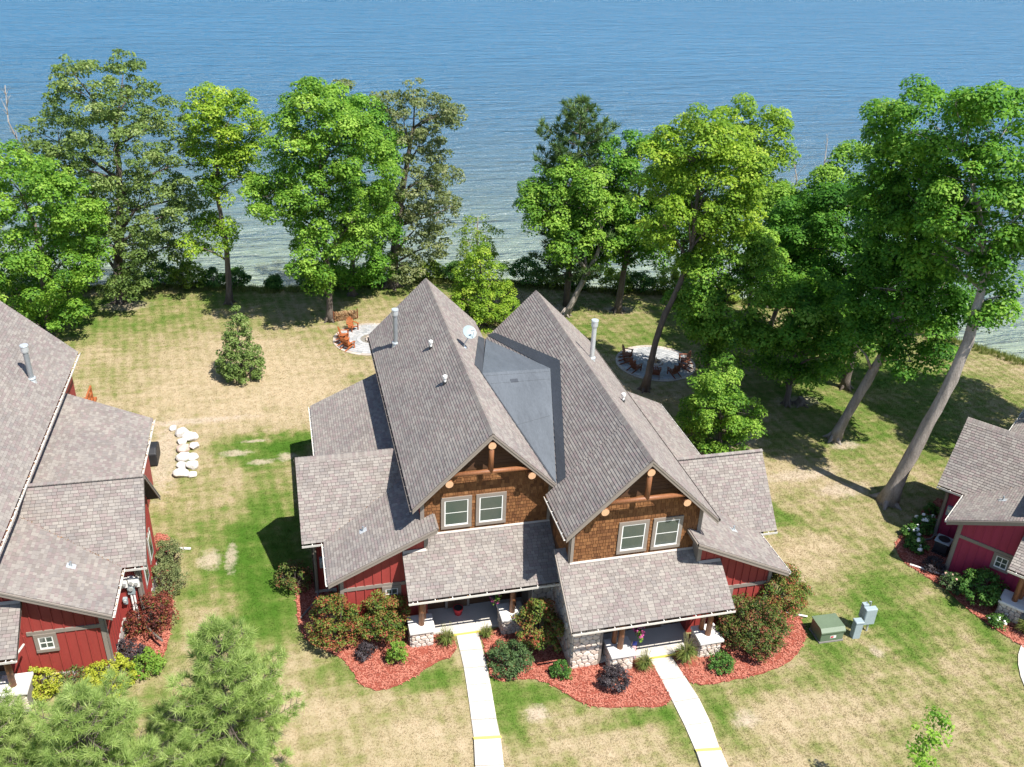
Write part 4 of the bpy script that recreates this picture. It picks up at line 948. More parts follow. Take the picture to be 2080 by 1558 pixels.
def put_chair(x, y, tx, ty, label, group, mat):
    o = CH[mat][0] if CH[mat][1] else copy_tree(CH[mat][0]); CH[mat][1] = False
    o.location = (x, y, .047); o.rotation_euler = (0, 0, math.atan2(ty - y, tx - x) - math.pi / 2); o['label'] = label; o['group'] = group
    return o
gl_ = 'chairs round the open fire pit'
for x, y, lab in ((-4.15, 31.75, 'orange-brown slatted armchair, nearest to the cottage in the row of three by the pit'), (-4.45, 32.65, 'orange-brown slatted armchair in the middle of the row of three by the pit'), (-4.35, 33.55, 'orange-brown slatted armchair at the woodpile end of the row of three'), (-3.55, 35.05, 'reddish slatted armchair alone in front of the firewood stack')):
    put_chair(x, y, *PL, lab, gl_, 'chair')
gr_ = 'chairs round the shaded fire pit'
ang = [(147, 'brown slatted armchair at the lake end of the chairs nearest the cottage, shaded patio'), (172, 'brown slatted armchair next to the lake-end one at the patio edge next to the cottage'), (205, 'brown slatted armchair at the patio edge second along toward the leaning trunk'), (248, 'brown slatted armchair with its back to the lawn, just beside the leaning trunk'), (285, 'brown slatted armchair with its back to the small leafy maple'), (322, 'brown slatted armchair at the shaded patio edge next to a trunk'), (350, 'brown slatted armchair with sunlit rounded back on the lake side next to a trunk')]
for a, lab in ang:
    r = 2.25; put_chair(PR[0] + r * math.cos(math.radians(a + 0)), PR[1] + r * math.sin(math.radians(a)), *PR, lab, gr_, 'chair_dark')
def firepit(x, y, label, seed):
    t = thing('fire_pit', label, 'fire pit', (x, y, .045)); rg = random.Random(seed)
    for k in range(11):
        a = 2 * math.pi * k / 11; mb = MB(); mb.tube([(.46 * math.cos(a), .46 * math.sin(a), -.02), (.46 * math.cos(a), .46 * math.sin(a), .10), (.45 * math.cos(a), .45 * math.sin(a), rg.uniform(.16, .22))], [.14, .145, .08], 7, rg.random(), wob=.12, rng=rg); mb.build('ring_stone', 'stone', t)
    for k in range(5):
        a = rg.uniform(0, 3.14); mb = MB(); z = .06 + .05 * k; mb.tube([(-.3 * math.cos(a), -.3 * math.sin(a), z), (.3 * math.cos(a), .3 * math.sin(a), z + .06)], .055, 7); mb.build('fire_log', 'pale_wood', t)
firepit(PL[0] + .1, PL[1] - .2, 'small ring of stones with pale split logs on the open round patio', 3); firepit(PR[0], PR[1] - .1, 'stone fire ring with split logs in the middle of the shaded patio', 5)
# firewood stack
t = thing('firewood_stack', 'low stack of split firewood beside the maple trunk by the patio', 'firewood', (-3.95, 37.3, gh(-3.95, 37.3)), .15); rg = random.Random(2)
mb = MB()
for row in range(6):
    for k in range(15 - row % 2):
        x = -.92 + k * .13 + (.065 if row % 2 else 0) + rg.uniform(-.01, .01); z = .10 + row * .115; r = rg.uniform(.05, .068); y0 = -.22 + rg.uniform(-.05, .05)
        mb.tube([(x, y0, z), (x, y0 + .45, z)], r, rg.choice((4, 5, 6)), rg.random(), wob=.1, rng=rg)
tag(mb.build('split_logs', 'fire', t), kind='stuff')
for x in (-1.02, 1.02):
    mb = MB(); mb.box(x - .03, x + .03, -.1, .12, 0, .85); mb.build('rack_end', 'chair_dark', t)
for y in (-.06, .08):
    mb = MB(); mb.box(-1.0, 1.0, y - .03, y + .03, .0, .045); mb.build('rack_rail', 'chair_dark', t)
# red bench by the shore
t = thing('garden_bench', 'dark red wooden bench by the bank next to the pale birch', 'bench', (10.9, 40.2, gh(10.9, 40.2)), .1)
for k in range(4):
    mb = MB(); mb.box(-.62, .62, -.2 + k * .11, -.11 + k * .11, .42, .45); mb.build('seat_slat', 'chair_dark', t)
for k in range(3):
    mb = MB(); mb.box(-.62, .62, -.26, -.235, .52 + k * .13, .63 + k * .13); mb.build('back_slat', 'chair_dark', t)
for x in (-.55, .55):
    mb = MB(); mb.box(x - .03, x + .03, -.25, .22, 0, .42); mb.box(x - .03, x + .03, -.232, -.19, .42, .9); mb.build('leg_frame', 'chair_dark', t)

# ---- utility boxes on the lawn
t = thing('transformer_box', 'squat green pad-mounted transformer with sloping lid on the lawn', 'transformer', (16.4, -4.85, 0), -.03)
mb = MB(); mb.prism([(-.62, -.5, .08), (-.62, .5, .08), (-.62, .5, .80), (-.62, -.38, .80), (-.62, -.5, .66)], (1.24, 0, 0)); bx_ = recalc(mb.build('cabinet', 'utility_green', t)); bv = bx_.modifiers.new('e', 'BEVEL'); bv.width = .02; bv.segments = 2
mb = MB(); mb.prism([(-.66, -.40, .80), (-.66, .54, .80), (-.66, .54, .85), (-.66, -.38, .85), (-.66, -.55, .69), (-.66, -.55, .60)], (1.32, 0, 0)); recalc(mb.build('lid', 'utility_green', t))
mb = MB(); mb.box(-.1, .22, -.506, -.5, .25, .40); st = mb.build('warning_label', 'white', t)
mb = MB(); mb.box(-.08, .08, -.509, -.506, .27, .38); mb.build('label_print', 'flagred', st)
mb = MB(); mb.box(-.66, .66, -.53, .53, -.1, .08); mb.build('pad', 'mortar', t)
t = thing('utility_pedestal', 'narrow grey cable pedestal beside the green transformer', 'pedestal', (17.78, -5.25, 0), -.1)
mb = MB(); mb.box(-.2, .2, -.17, .17, -.1, .95); p_ = mb.build('body', 'utility_blue', t); bv = p_.modifiers.new('e', 'BEVEL'); bv.width = .02
mb = MB(); mb.box(-.225, .225, -.195, .195, .95, 1.08); p_ = mb.build('cap', 'utility_blue', t); bv = p_.modifiers.new('e', 'BEVEL'); bv.width = .025
t = thing('meter_cabinet', 'grey-blue electric meter cabinet standing on two posts', 'cabinet', (18.5, -5.0, 0), -.05)
mb = MB(); mb.box(-.32, .32, -.16, .12, .55, 1.55); p_ = mb.build('cabinet', 'utility_blue', t); bv = p_.modifiers.new('e', 'BEVEL'); bv.width = .02
mb = MB(); mb.box(-.30, -.02, .125, .36, .75, 1.62); p_ = mb.build('rear_box', 'utility_blue', t)
mb = MB(); mb.box(-.28, .28, -.175, -.16, .6, 1.5); p_ = mb.build('door', 'utility_blue', t)
for x in (-.2, .12):
    mb = MB(); mb.tube([(x, 0, -.1), (x, 0, .58)], .05, 8); mb.build('post', 'bright_steel', t)
mb = MB(); mb.tube([(.1, .2, 1.0), (.1, .2, 1.75)], .03, 8); mb.tube([(.1, .2, 1.75), (-.05, .2, 1.78)], .03, 8); mb.build('conduit', 'steel', t)

# ---- boulders
def boulder(x, y, r, label, mat, seed, flat=.72):
    rg = random.Random(seed); bm = bmesh.new(); bmesh.ops.create_icosphere(bm, subdivisions=3, radius=1)
    ks = [(Vector((rg.uniform(-1, 1), rg.uniform(-1, 1), rg.uniform(-.6, 1))).normalized(), rg.uniform(.62, .9)) for _ in range(9)]
    ex = rg.uniform(.85, 1.25)
    for v in bm.verts:
        for d, c in ks:
            e = v.co.dot(d)
            if e > c: v.co -= d * (e - c) * .9
        v.co = Vector((v.co.x * ex, v.co.y, v.co.z * flat)) * r * (1 + rg.uniform(-.015, .015))
    me = bpy.data.meshes.new('boulder'); bm.to_mesh(me); bm.free(); me.materials.append(M[mat])
    o = link('boulder', me); o.location = (x, y, gh(x, y) + r * .36); o.rotation_euler = (0, 0, rg.uniform(0, 6.28)); me.polygons.foreach_set('use_smooth', [False] * len(me.polygons))
    return tag(o, label, 'boulder', 'boulders lining the left cottage yard')
bl = [(-16.6, 21.3, .34, 'small grey boulder at the lake end of the row by the left cottage'), (-15.95, 20.6, .52, 'large grey-white boulder second from the lake end of the row'), (-15.42, 19.9, .55, 'large grey-white boulder with a pink stain, third from the lake end'), (-15.95, 19.5, .40, 'grey boulder tucked inside the bend of the boulder row'), (-15.75, 18.55, .52, 'pinkish boulder in the middle of the white boulder row'), (-15.1, 18.75, .45, 'white boulder on the lawn side of the pinkish one'), (-15.72, 17.5, .55, 'big white boulder next to the pinkish one on the cottage side'), (-15.12, 17.5, .42, 'white boulder on the lawn side of the big white one'), (-15.72, 16.55, .42, 'white boulder, third from the front end of the row on the cottage side'), (-15.12, 16.45, .50, 'white boulder, second from the front end of the row on the lawn side'), (-15.72, 15.6, .52, 'white boulder closing the front end of the row'), (-15.05, 15.45, .34, 'pointed white boulder at the very front end of the row on the lawn side')]
for i, (x, y, r, lab) in enumerate(bl): boulder(x, y, r * .86, lab, 'pink_boulder' if 'pinkish boulder in' in lab else 'boulder', 30 + i)
# ---- covered grill by the left cottage, planter, baskets, flag, condenser
def grill(x, y, z, label, rz):
    t = thing('covered_grill', label, 'grill', (x, y, z), rz); mb = MB()
    mb.prism([(-.75, -.32, 0), (-.78, -.32, .88), (-.34, -.30, 1.14), (.34, -.30, 1.14), (.78, -.32, .88), (.75, -.32, 0)], (0, .64, 0)); o = recalc(mb.build('cover', 'black', t)); bv = o.modifiers.new('e', 'BEVEL'); bv.width = .09; bv.segments = 3
    for s in (-1, 1):
        mb = MB(); mb.tube([(s * .6, -.2, -.0), (s * .6, .2, 0)], .06, 10); mb.build('wheel', 'dark', t)
grill(-17.45, 17.6, .06, 'black covered barbecue grill against the left cottage wall', 1.55)
grill(-8.15, 13.9, .06, 'black covered barbecue grill beside the middle cottage under the low eave', 1.57)
mb = MB(); mb.prism([(-15.6, 8.25, .04), (-14.75, 8.02, .04), (-14.72, 8.14, .04), (-15.57, 8.37, .04)], (0, 0, .07)); tag(recalc(mb.build('downspout_extension', 'white')), 'white downspout extension lying on the grass beside the left cottage', 'downspout')
def basket(x, y, z, label, seed):
    t = thing('hanging_basket', label, 'flower basket', (x, y, z)); mb = MB(); mb.tube([(0, 0, -.2), (0, 0, -.02)], [.12, .2], 10); mb.build('pot', 'dark', t)
    mb = MB()
    for k in range(3):
        a = k * 2.1; mb.tube([(.19 * math.cos(a), .19 * math.sin(a), -.03), (0, 0, .55)], .006, 4)
    mb.build('hanger', 'dark', t); return t
BASKETS = [basket(.05, -1.25, 2.25, 'hanging basket of purple flowers in the porch shaded by the neighbouring gable', 1), basket(6.15, -4.75, 2.1, 'hanging basket of purple and lime flowers beside the log post with the flag', 2)]
t = thing('planter_pot', 'dark red glazed planter on the concrete porch floor by the wall', 'planter', (-1.45, .1, .15)); mb = MB(); mb.tube([(0, 0, 0), (0, 0, .3), (0, 0, .42)], [.16, .24, .26], 14); mb.build('pot', 'flagred', t); mb = MB(); mb.tube([(0, 0, .36), (0, 0, .425)], .22, 14); mb.build('soil', 'dark', t)
t = thing('small_flag', 'small striped flag on a stick at the stone pier of the front porch', 'flag', (5.98, -4.62, 1.05)); mb = MB(); mb.tube([(0, 0, -.6), (0, -.05, .35)], .012, 6); mb.build('stick', 'pale_wood', t)
for k in range(7):
    mb = MB(); x0 = .01 + k * .032; mb.prism([(x0, -.04, .05 - k * .01), (x0 + .032, -.045, .04 - k * .01), (x0 + .05, -.13, -.78), (x0 + .018, -.12, -.78)], (0, -.006, 0)); recalc(mb.build('stripe', 'flagred' if k % 2 == 0 else 'flagwhite', t))
mb = MB(); mb.prism([(-.01, -.03, .32), (.24, -.04, .28), (.26, -.05, .04), (0, -.04, .06)], (0, -.008, 0)); recalc(mb.build('canton', 'flagblue', t))
t = thing('air_conditioner', 'round-cornered grey air conditioner on the mulch beside the plum red cottage', 'air conditioner', (26.55, -.15, .05), -.94)
mb = MB(); mb.box(-.4, .4, -.4, .4, 0, .12); mb.build('base', 'dark', t); mb = MB(); mb.box(-.38, .38, -.38, .38, .12, .78); o = mb.build('coil_case', 'dark', t); bv = o.modifiers.new('e', 'BEVEL'); bv.width = .1; bv.segments = 3
mb = MB(); mb.box(-.42, .42, -.42, .42, .78, .88); o = mb.build('top', 'utility_blue', t); bv = o.modifiers.new('e', 'BEVEL'); bv.width = .04; bv.segments = 2
mb = MB(); mb.tube([(0, 0, .86), (0, 0, .90)], .32, 20); mb.build('fan_grille', 'black', t)
mb = MB(); mb.tube([(24.0, -.9, .12), (25.4, -2.1, .12)], .06, 6); tag(mb.build('downspout_extension', 'gutter'), 'grey downspout extension crossing the mulch below the air conditioner', 'downspout')
mb = MB(); mb.tube([(15.15, -3.1, .12), (16.1, -3.55, .10)], .055, 6); tag(mb.build('downspout_extension', 'gutter'), 'grey downspout extension reaching from the red-tipped shrub to the green transformer', 'downspout')
# ================================================================ TREES: name, label, leaves, puff size, bark, trunk points (x,y,z,radius), crown lobes (x,y,z,radius)
TREES = [
 ('maple_tree', 'bright green round-crowned maple behind the left cottage roof', 'l_bright', 1.0, 'bark',
  [(-27.13, 37.93, -0.1, 0.234), (-26.87, 38.0, 3.33, 0.21), (-26.48, 38.1, 9.22, 0.147)],
  [(-26.71, 36.54, 11.58, 3.44), (-24.6, 38.15, 10.28, 2.78), (-27.13, 37.05, 6.53, 4.11), (-24.78, 38.98, 6.09, 2.85), (-29.72, 38.96, 2.27, 3.4), (-25.98, 36.93, 3.31, 2.5), (-27.62, 36.75, 13.69, 2.13), (-23.54, 38.02, 8.36, 1.89)]),
 ('oak_tree', 'broad airy olive-green oak with bare twigs leaning out over the lake', 'l_oak', 0.9, 'bark',
  [(-22.56, 44.09, -0.1, 0.552), (-22.26, 44.15, 3.2, 0.458), (-21.2, 44.34, 9.07, 0.363), (-20.73, 44.42, 14.63, 0.195)],
  [(-22.32, 42.63, 17.63, 2.66), (-19.5, 44.55, 16.87, 2.71), (-17.2, 44.63, 14.92, 2.38), (-25.3, 45.48, 13.29, 2.69), (-20.93, 42.62, 13.13, 3.75), (-17.24, 44.16, 11.46, 3.05), (-25.94, 42.28, 12.56, 1.73), (-23.74, 44.92, 8.98, 3.19), (-19.81, 43.04, 8.59, 3.47), (-16.84, 46.89, 6.86, 2.09), (-21.9, 41.47, 5.88, 2.88), (-20.3, 44.85, 3.72, 2.51), (-18.42, 46.64, 3.88, 2.11), (-19.77, 45.87, 18.51, 1.72), (-22.74, 42.48, 19.09, 1.31), (-21.6, 41.44, 2.89, 1.89), (-16.27, 46.76, 8.19, 1.87), (-24.56, 46.26, 5.18, 2.23)]),
 ('maple_tree', 'slender yellow-green maple with a long bare lower trunk by the lake', 'l_yellow', 0.85, 'bark',
  [(-13.51, 42.4, -0.1, 0.321), (-13.22, 42.42, 5.14, 0.27), (-13.42, 42.41, 8.14, 0.224), (-13.47, 42.4, 10.22, 0.161), (-12.86, 42.44, 14.18, 0.098)],
  [(-12.66, 41.88, 15.84, 2.14), (-13.47, 41.84, 16.8, 1.54), (-11.06, 41.88, 15.06, 1.57), (-12.86, 42.95, 12.48, 2.18), (-11.06, 42.02, 11.07, 1.53), (-13.85, 42.7, 13.75, 1.76), (-11.66, 42.7, 12.92, 1.59), (-13.32, 42.25, 6.07, 1.4), (-15.63, 42.99, 5.05, 1.15), (-11.29, 42.52, 16.64, 1.17), (-13.86, 41.88, 9.97, 1.21), (-14.61, 43.02, 7.15, 0.73)]),
 ('maple_tree', 'big rounded maple with the firewood stack at its foot', 'l_bright', 1.0, 'bark',
  [(-5.28, 37.24, -0.1, 0.331), (-5.18, 37.24, 3.19, 0.284), (-5.37, 37.25, 9.07, 0.195), (-5.31, 37.24, 13.39, 0.114)],
  [(-5.52, 35.83, 17.41, 2.41), (-7.06, 35.81, 15.65, 2.05), (-3.78, 36.6, 15.03, 2.83), (-5.34, 38.0, 12.03, 3.25), (-2.05, 35.8, 13.69, 2.49), (-7.68, 36.3, 11.8, 2.49), (-1.96, 38.22, 9.46, 2.75), (-4.41, 37.45, 8.56, 2.95), (-8.9, 37.47, 9.93, 1.92), (-6.04, 37.14, 7.51, 2.17), (-7.01, 35.49, 5.67, 1.8), (-0.74, 38.47, 9.33, 1.57), (-6.31, 36.39, 3.82, 1.21), (-9.55, 35.45, 11.35, 1.53), (-0.33, 37.78, 12.74, 1.35), (-4.95, 38.87, 17.88, 1.1), (-2.53, 37.18, 7.34, 1.79)]),
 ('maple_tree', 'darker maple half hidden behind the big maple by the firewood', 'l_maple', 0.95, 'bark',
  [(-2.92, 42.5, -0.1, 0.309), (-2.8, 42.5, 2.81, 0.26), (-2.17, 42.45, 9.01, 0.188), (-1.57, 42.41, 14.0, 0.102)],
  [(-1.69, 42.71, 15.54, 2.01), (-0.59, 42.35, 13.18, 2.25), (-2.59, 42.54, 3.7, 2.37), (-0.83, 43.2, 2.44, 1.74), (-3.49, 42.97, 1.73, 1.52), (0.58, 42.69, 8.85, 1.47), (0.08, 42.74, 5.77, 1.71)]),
 ('oak_tree', 'grey-green oak with a forked trunk on the bank', 'l_oakgrey', 0.85, 'bark',
  [(0.85, 44.07, -0.1, 0.589), (1.05, 44.05, 2.96, 0.49), (1.8, 43.96, 8.43, 0.346), (2.93, 43.83, 14.42, 0.167)],
  [(2.0, 43.03, 15.42, 2.49), (4.31, 41.94, 15.63, 2.08), (3.38, 44.09, 12.68, 2.32), (3.09, 42.3, 10.18, 2.58), (4.66, 44.06, 7.41, 2.4), (2.72, 43.04, 5.56, 2.42), (5.65, 44.7, 9.87, 1.51), (1.7, 42.32, 2.64, 1.57), (4.27, 44.47, 3.6, 1.78), (6.64, 45.1, 7.02, 0.87), (0.65, 45.37, 15.76, 1.44), (-2.99, 45.64, 16.95, 1.42), (6.15, 45.23, 15.32, 1.17), (2.98, 43.95, 17.23, 1.23), (1.16, 44.06, 7.98, 1.73)]),
 ('birch_tree', 'pale yellow-green young birch on the bank beyond the two roofs', 'l_birch', 0.7, 'bark_pale',
  [(8.46, 42.61, -0.1, 0.159), (8.46, 42.61, 4.07, 0.111), (8.4, 42.62, 6.83, 0.044)],
  [(8.35, 42.25, 5.58, 1.41), (7.44, 42.13, 4.74, 1.33), (9.8, 42.58, 4.71, 1.24), (8.33, 41.93, 3.38, 1.79), (9.04, 41.89, 1.94, 2.03)]),
 ('ash_tree', 'bushy young bright green tree in the gap between the two roof peaks', 'l_yellow', 0.75, 'bark',
  [(7.47, 34.45, -0.1, 0.188), (7.28, 34.5, 2.69, 0.143), (6.93, 34.58, 5.72, 0.06)],
  [(6.91, 35.32, 4.14, 1.7), (8.1, 34.95, 3.78, 1.42), (6.44, 34.84, 2.16, 1.97), (8.18, 35.0, 1.53, 2.06), (7.39, 34.15, 0.14, 1.67), (9.1, 33.45, 1.24, 1.16), (5.75, 35.49, 0.57, 1.04), (6.9, 34.47, 5.97, 1.12)]),
 ('maple_tree', 'leaning forked maple in front of the dark pine', 'l_bright', 0.95, 'bark_pale',
  [(14.86, 35.39, -0.1, 0.323), (16.12, 34.98, 3.32, 0.295), (17.34, 34.57, 6.51, 0.248), (16.83, 34.74, 9.45, 0.162)],
  [(12.68, 36.13, 11.24, 1.69), (14.14, 35.52, 11.78, 2.0), (16.22, 34.94, 9.83, 2.23), (12.81, 34.74, 9.6, 2.04), (15.57, 36.39, 7.69, 2.25), (16.93, 34.02, 8.0, 1.84), (12.24, 37.33, 10.07, 1.13), (18.15, 35.49, 9.59, 1.54), (13.97, 33.81, 6.93, 1.74), (15.77, 34.07, 11.74, 1.6), (11.84, 37.21, 8.86, 1.22), (18.14, 35.55, 5.24, 1.45), (19.01, 35.13, 8.4, 1.42), (13.92, 35.69, 9.68, 2.23)]),
 ('maple_tree', 'upright maple standing on the shaded lawn behind the leaning forked one', 'l_maple', 0.95, 'bark',
  [(19.78, 35.51, -0.1, 0.372), (19.87, 35.47, 3.37, 0.321), (20.13, 35.37, 6.97, 0.23), (20.49, 35.23, 11.27, 0.122)],
  [(19.24, 36.14, 13.92, 1.61), (21.06, 35.1, 13.34, 1.93), (20.16, 35.39, 10.81, 2.37), (22.56, 34.71, 10.52, 2.12), (20.81, 35.08, 7.91, 2.41), (22.43, 33.6, 7.91, 2.0), (18.68, 35.19, 7.53, 1.47), (20.72, 35.35, 5.63, 1.69), (18.66, 36.75, 13.37, 1.45), (23.11, 33.62, 9.58, 2.26), (22.07, 34.3, 5.94, 1.68), (20.43, 35.53, 12.83, 2.02), (23.03, 33.46, 12.92, 1.81)]),
 ('maple_tree', 'tall yellow-topped maple leaning beside the shaded fire pit patio', 'l_yellow', 0.95, 'bark',
  [(16.73, 21.21, -0.1, 0.313), (17.22, 20.99, 5.39, 0.283), (18.25, 20.52, 8.92, 0.241), (18.63, 20.35, 12.2, 0.184), (18.31, 20.49, 17.22, 0.097)],
  [(18.15, 20.18, 19.67, 1.42), (17.46, 20.45, 18.21, 1.93), (19.86, 20.95, 17.71, 1.92), (17.74, 21.88, 15.53, 2.13), (19.76, 20.76, 15.45, 2.28), (20.38, 18.35, 15.48, 1.63), (17.93, 19.96, 13.39, 2.33), (20.28, 19.63, 13.41, 1.98), (15.85, 20.5, 17.59, 1.13), (18.82, 21.07, 10.51, 1.36), (19.11, 19.85, 12.35, 1.5), (16.56, 21.13, 18.06, 1.22), (18.37, 21.22, 11.55, 1.41), (19.13, 20.31, 9.87, 1.16), (15.98, 20.84, 14.88, 1.82), (20.69, 19.54, 17.09, 1.6), (16.38, 20.37, 12.98, 1.61), (19.2, 19.95, 14.37, 2.3)]),
 ('maple_tree', 'low-branched maple beside the shaded patio and the small leafy tree', 'l_bright', 0.95, 'bark',
  [(21.28, 21.23, -0.1, 0.28), (21.55, 21.08, 2.43, 0.257), (21.86, 20.91, 5.49, 0.197), (21.97, 20.86, 8.95, 0.105)],
  [(21.2, 19.9, 10.82, 1.9), (19.94, 19.8, 9.11, 2.12), (21.78, 18.82, 8.66, 2.11), (20.28, 19.09, 7.17, 2.07), (20.59, 20.44, 4.22, 1.53), (21.58, 18.12, 5.62, 1.73), (19.0, 19.94, 5.74, 1.31), (23.39, 18.68, 9.72, 1.66), (22.97, 17.65, 4.97, 1.3), (21.75, 19.34, 3.47, 1.46), (20.08, 21.85, 6.76, 1.61), (23.23, 18.36, 11.63, 1.09), (22.59, 17.91, 6.77, 1.24)]),
 ('maple_tree', 'olive-topped maple on the bank behind the tall yellow-topped one', 'l_yellow', 0.95, 'bark',
  [(30.48, 31.51, -0.1, 0.213), (29.76, 31.94, 9.02, 0.164), (29.08, 32.34, 15.06, 0.079)],
  [(27.24, 32.89, 17.3, 1.37), (29.36, 32.58, 16.57, 1.76), (28.96, 32.78, 14.56, 1.99), (30.38, 32.19, 14.68, 1.38), (28.27, 33.56, 13.16, 1.81), (29.66, 31.67, 12.42, 1.69), (30.91, 31.0, 10.94, 1.53), (28.63, 33.17, 9.94, 1.64)]),
 ('maple_tree', 'pale-tipped maple below the bare dead tops', 'l_bright', 0.95, 'bark',
  [(30.59, 28.23, -0.1, 0.25), (31.12, 27.84, 5.73, 0.201), (31.08, 27.87, 10.29, 0.097)],
  [(28.4, 27.74, 10.44, 1.97), (30.64, 27.6, 9.59, 1.96), (29.46, 27.85, 7.5, 2.0), (31.87, 27.87, 10.66, 1.74), (32.48, 29.11, 6.89, 1.66), (31.24, 26.1, 12.81, 1.53), (32.29, 25.55, 14.08, 1.58), (31.78, 26.25, 8.79, 1.57), (33.11, 26.03, 15.42, 1.04), (29.6, 27.28, 11.73, 1.63), (28.18, 29.03, 11.83, 1.41), (32.78, 26.6, 11.04, 1.92), (31.76, 29.57, 5.02, 1.81), (31.92, 26.31, 6.28, 1.79), (34.57, 25.97, 16.15, 1.29)]),
 ('maple_tree', 'low green maple with flared roots and a stump at its foot', 'l_maple', 0.95, 'bark',
  [(26.36, 17.27, -0.1, 0.271), (26.26, 17.33, 2.11, 0.232), (26.17, 17.4, 5.62, 0.139)],
  [(24.77, 16.81, 7.12, 1.73), (27.03, 17.42, 7.07, 1.71), (26.53, 18.17, 4.06, 1.82), (27.84, 17.29, 4.77, 1.73), (26.13, 19.04, 2.46, 1.35), (26.77, 16.79, 2.94, 1.34), (28.72, 16.78, 6.48, 1.43), (27.86, 15.4, 4.91, 1.56), (23.89, 17.38, 5.41, 1.23), (26.5, 17.13, 8.71, 1.7), (29.59, 15.59, 5.45, 1.3), (25.55, 19.22, 7.9, 1.54)]),
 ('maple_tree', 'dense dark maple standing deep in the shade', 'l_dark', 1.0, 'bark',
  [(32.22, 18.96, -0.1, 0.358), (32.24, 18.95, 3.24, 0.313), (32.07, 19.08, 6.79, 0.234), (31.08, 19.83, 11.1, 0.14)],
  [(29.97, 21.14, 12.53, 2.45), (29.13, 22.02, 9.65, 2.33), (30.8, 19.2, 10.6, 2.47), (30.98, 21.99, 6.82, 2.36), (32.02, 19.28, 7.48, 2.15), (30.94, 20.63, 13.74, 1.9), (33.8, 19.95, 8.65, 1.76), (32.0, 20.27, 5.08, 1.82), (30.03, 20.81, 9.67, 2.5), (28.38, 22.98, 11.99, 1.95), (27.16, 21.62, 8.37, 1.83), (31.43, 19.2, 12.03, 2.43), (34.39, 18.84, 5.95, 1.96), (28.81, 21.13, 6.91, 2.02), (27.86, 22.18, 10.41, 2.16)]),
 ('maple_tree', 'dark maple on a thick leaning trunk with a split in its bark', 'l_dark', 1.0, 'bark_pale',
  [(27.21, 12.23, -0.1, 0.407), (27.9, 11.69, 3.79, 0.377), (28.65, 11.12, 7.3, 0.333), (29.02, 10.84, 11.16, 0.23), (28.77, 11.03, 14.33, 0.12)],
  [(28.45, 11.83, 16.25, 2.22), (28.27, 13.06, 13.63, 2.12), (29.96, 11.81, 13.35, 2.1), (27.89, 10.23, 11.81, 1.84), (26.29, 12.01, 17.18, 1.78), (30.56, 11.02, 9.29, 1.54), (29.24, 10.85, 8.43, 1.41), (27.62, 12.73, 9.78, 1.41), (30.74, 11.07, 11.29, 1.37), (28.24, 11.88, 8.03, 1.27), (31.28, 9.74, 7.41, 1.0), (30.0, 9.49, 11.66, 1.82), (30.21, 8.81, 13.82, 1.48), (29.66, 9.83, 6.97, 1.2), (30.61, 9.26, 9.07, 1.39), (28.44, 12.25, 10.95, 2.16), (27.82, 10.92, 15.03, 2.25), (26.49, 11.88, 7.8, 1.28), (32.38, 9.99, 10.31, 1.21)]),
 ('maple_tree', 'giant maple on a long pale leaning forked trunk by the plum red cottage', 'l_maple', 1.0, 'bark_pale',
  [(26.47, 4.93, -0.1, 0.549), (27.09, 4.37, 4.85, 0.465), (27.64, 3.89, 9.01, 0.404), (28.02, 3.95, 12.02, 0.367), (28.36, 4.59, 14.94, 0.241), (28.51, 6.05, 17.51, 0.161), (27.9, 7.93, 20.54, 0.081)],
  [(25.58, 9.83, 21.47, 2.06), (26.97, 8.44, 21.77, 2.14), (28.12, 6.89, 22.11, 1.98), (27.56, 10.31, 19.09, 2.2), (27.15, 6.21, 19.69, 2.29), (29.24, 5.83, 20.79, 2.11), (26.61, 11.19, 18.88, 1.57), (27.87, 8.95, 16.89, 1.84), (29.1, 5.49, 17.68, 2.04), (28.77, 6.81, 16.11, 1.57), (29.26, 4.22, 18.62, 2.01), (26.03, 12.77, 21.35, 0.91), (28.72, 4.64, 14.9, 0.84), (26.14, 10.64, 22.63, 1.14), (26.35, 6.09, 23.68, 1.23), (28.99, 6.45, 22.96, 1.22), (28.39, 3.8, 12.95, 0.69), (29.45, 3.56, 12.98, 0.69), (27.08, 11.29, 16.17, 1.61), (26.76, 5.88, 18.19, 1.94), (27.89, 7.74, 14.94, 1.6), (28.27, 5.21, 16.69, 1.56), (29.02, 3.55, 16.42, 1.28), (24.87, 6.1, 23.81, 1.12), (26.8, 9.06, 17.47, 1.84), (30.15, 4.79, 13.89, 0.79)]),
 ('maple_tree', 'small leafy maple close behind the middle cottage wing', 'l_bright', 0.7, 'bark',
  [(18.78, 12.46, -0.1, 0.132), (18.47, 12.64, 2.3, 0.097), (18.16, 12.82, 4.81, 0.048)],
  [(17.88, 12.45, 5.04, 1.34), (17.84, 13.79, 2.46, 1.56), (19.4, 12.71, 2.92, 1.48), (18.85, 13.2, 1.17, 1.7), (17.45, 13.64, 1.06, 0.99), (19.52, 11.3, 2.23, 0.91), (18.06, 12.08, 0.59, 1.19), (17.66, 13.23, 4.28, 1.09), (19.5, 12.18, 0.76, 1.11), (17.95, 12.06, 3.43, 1.68), (16.88, 13.23, 2.5, 1.11), (19.66, 11.55, 3.18, 0.96), (18.27, 12.78, 5.72, 0.82)]),
]
PINE_TRUNK = [(15.58, 37.48, -0.1, 0.331), (15.5, 37.51, 5.55, 0.277), (15.47, 37.52, 10.76, 0.186), (15.57, 37.48, 14.87, 0.121), (15.64, 37.46, 17.62, 0.04)]
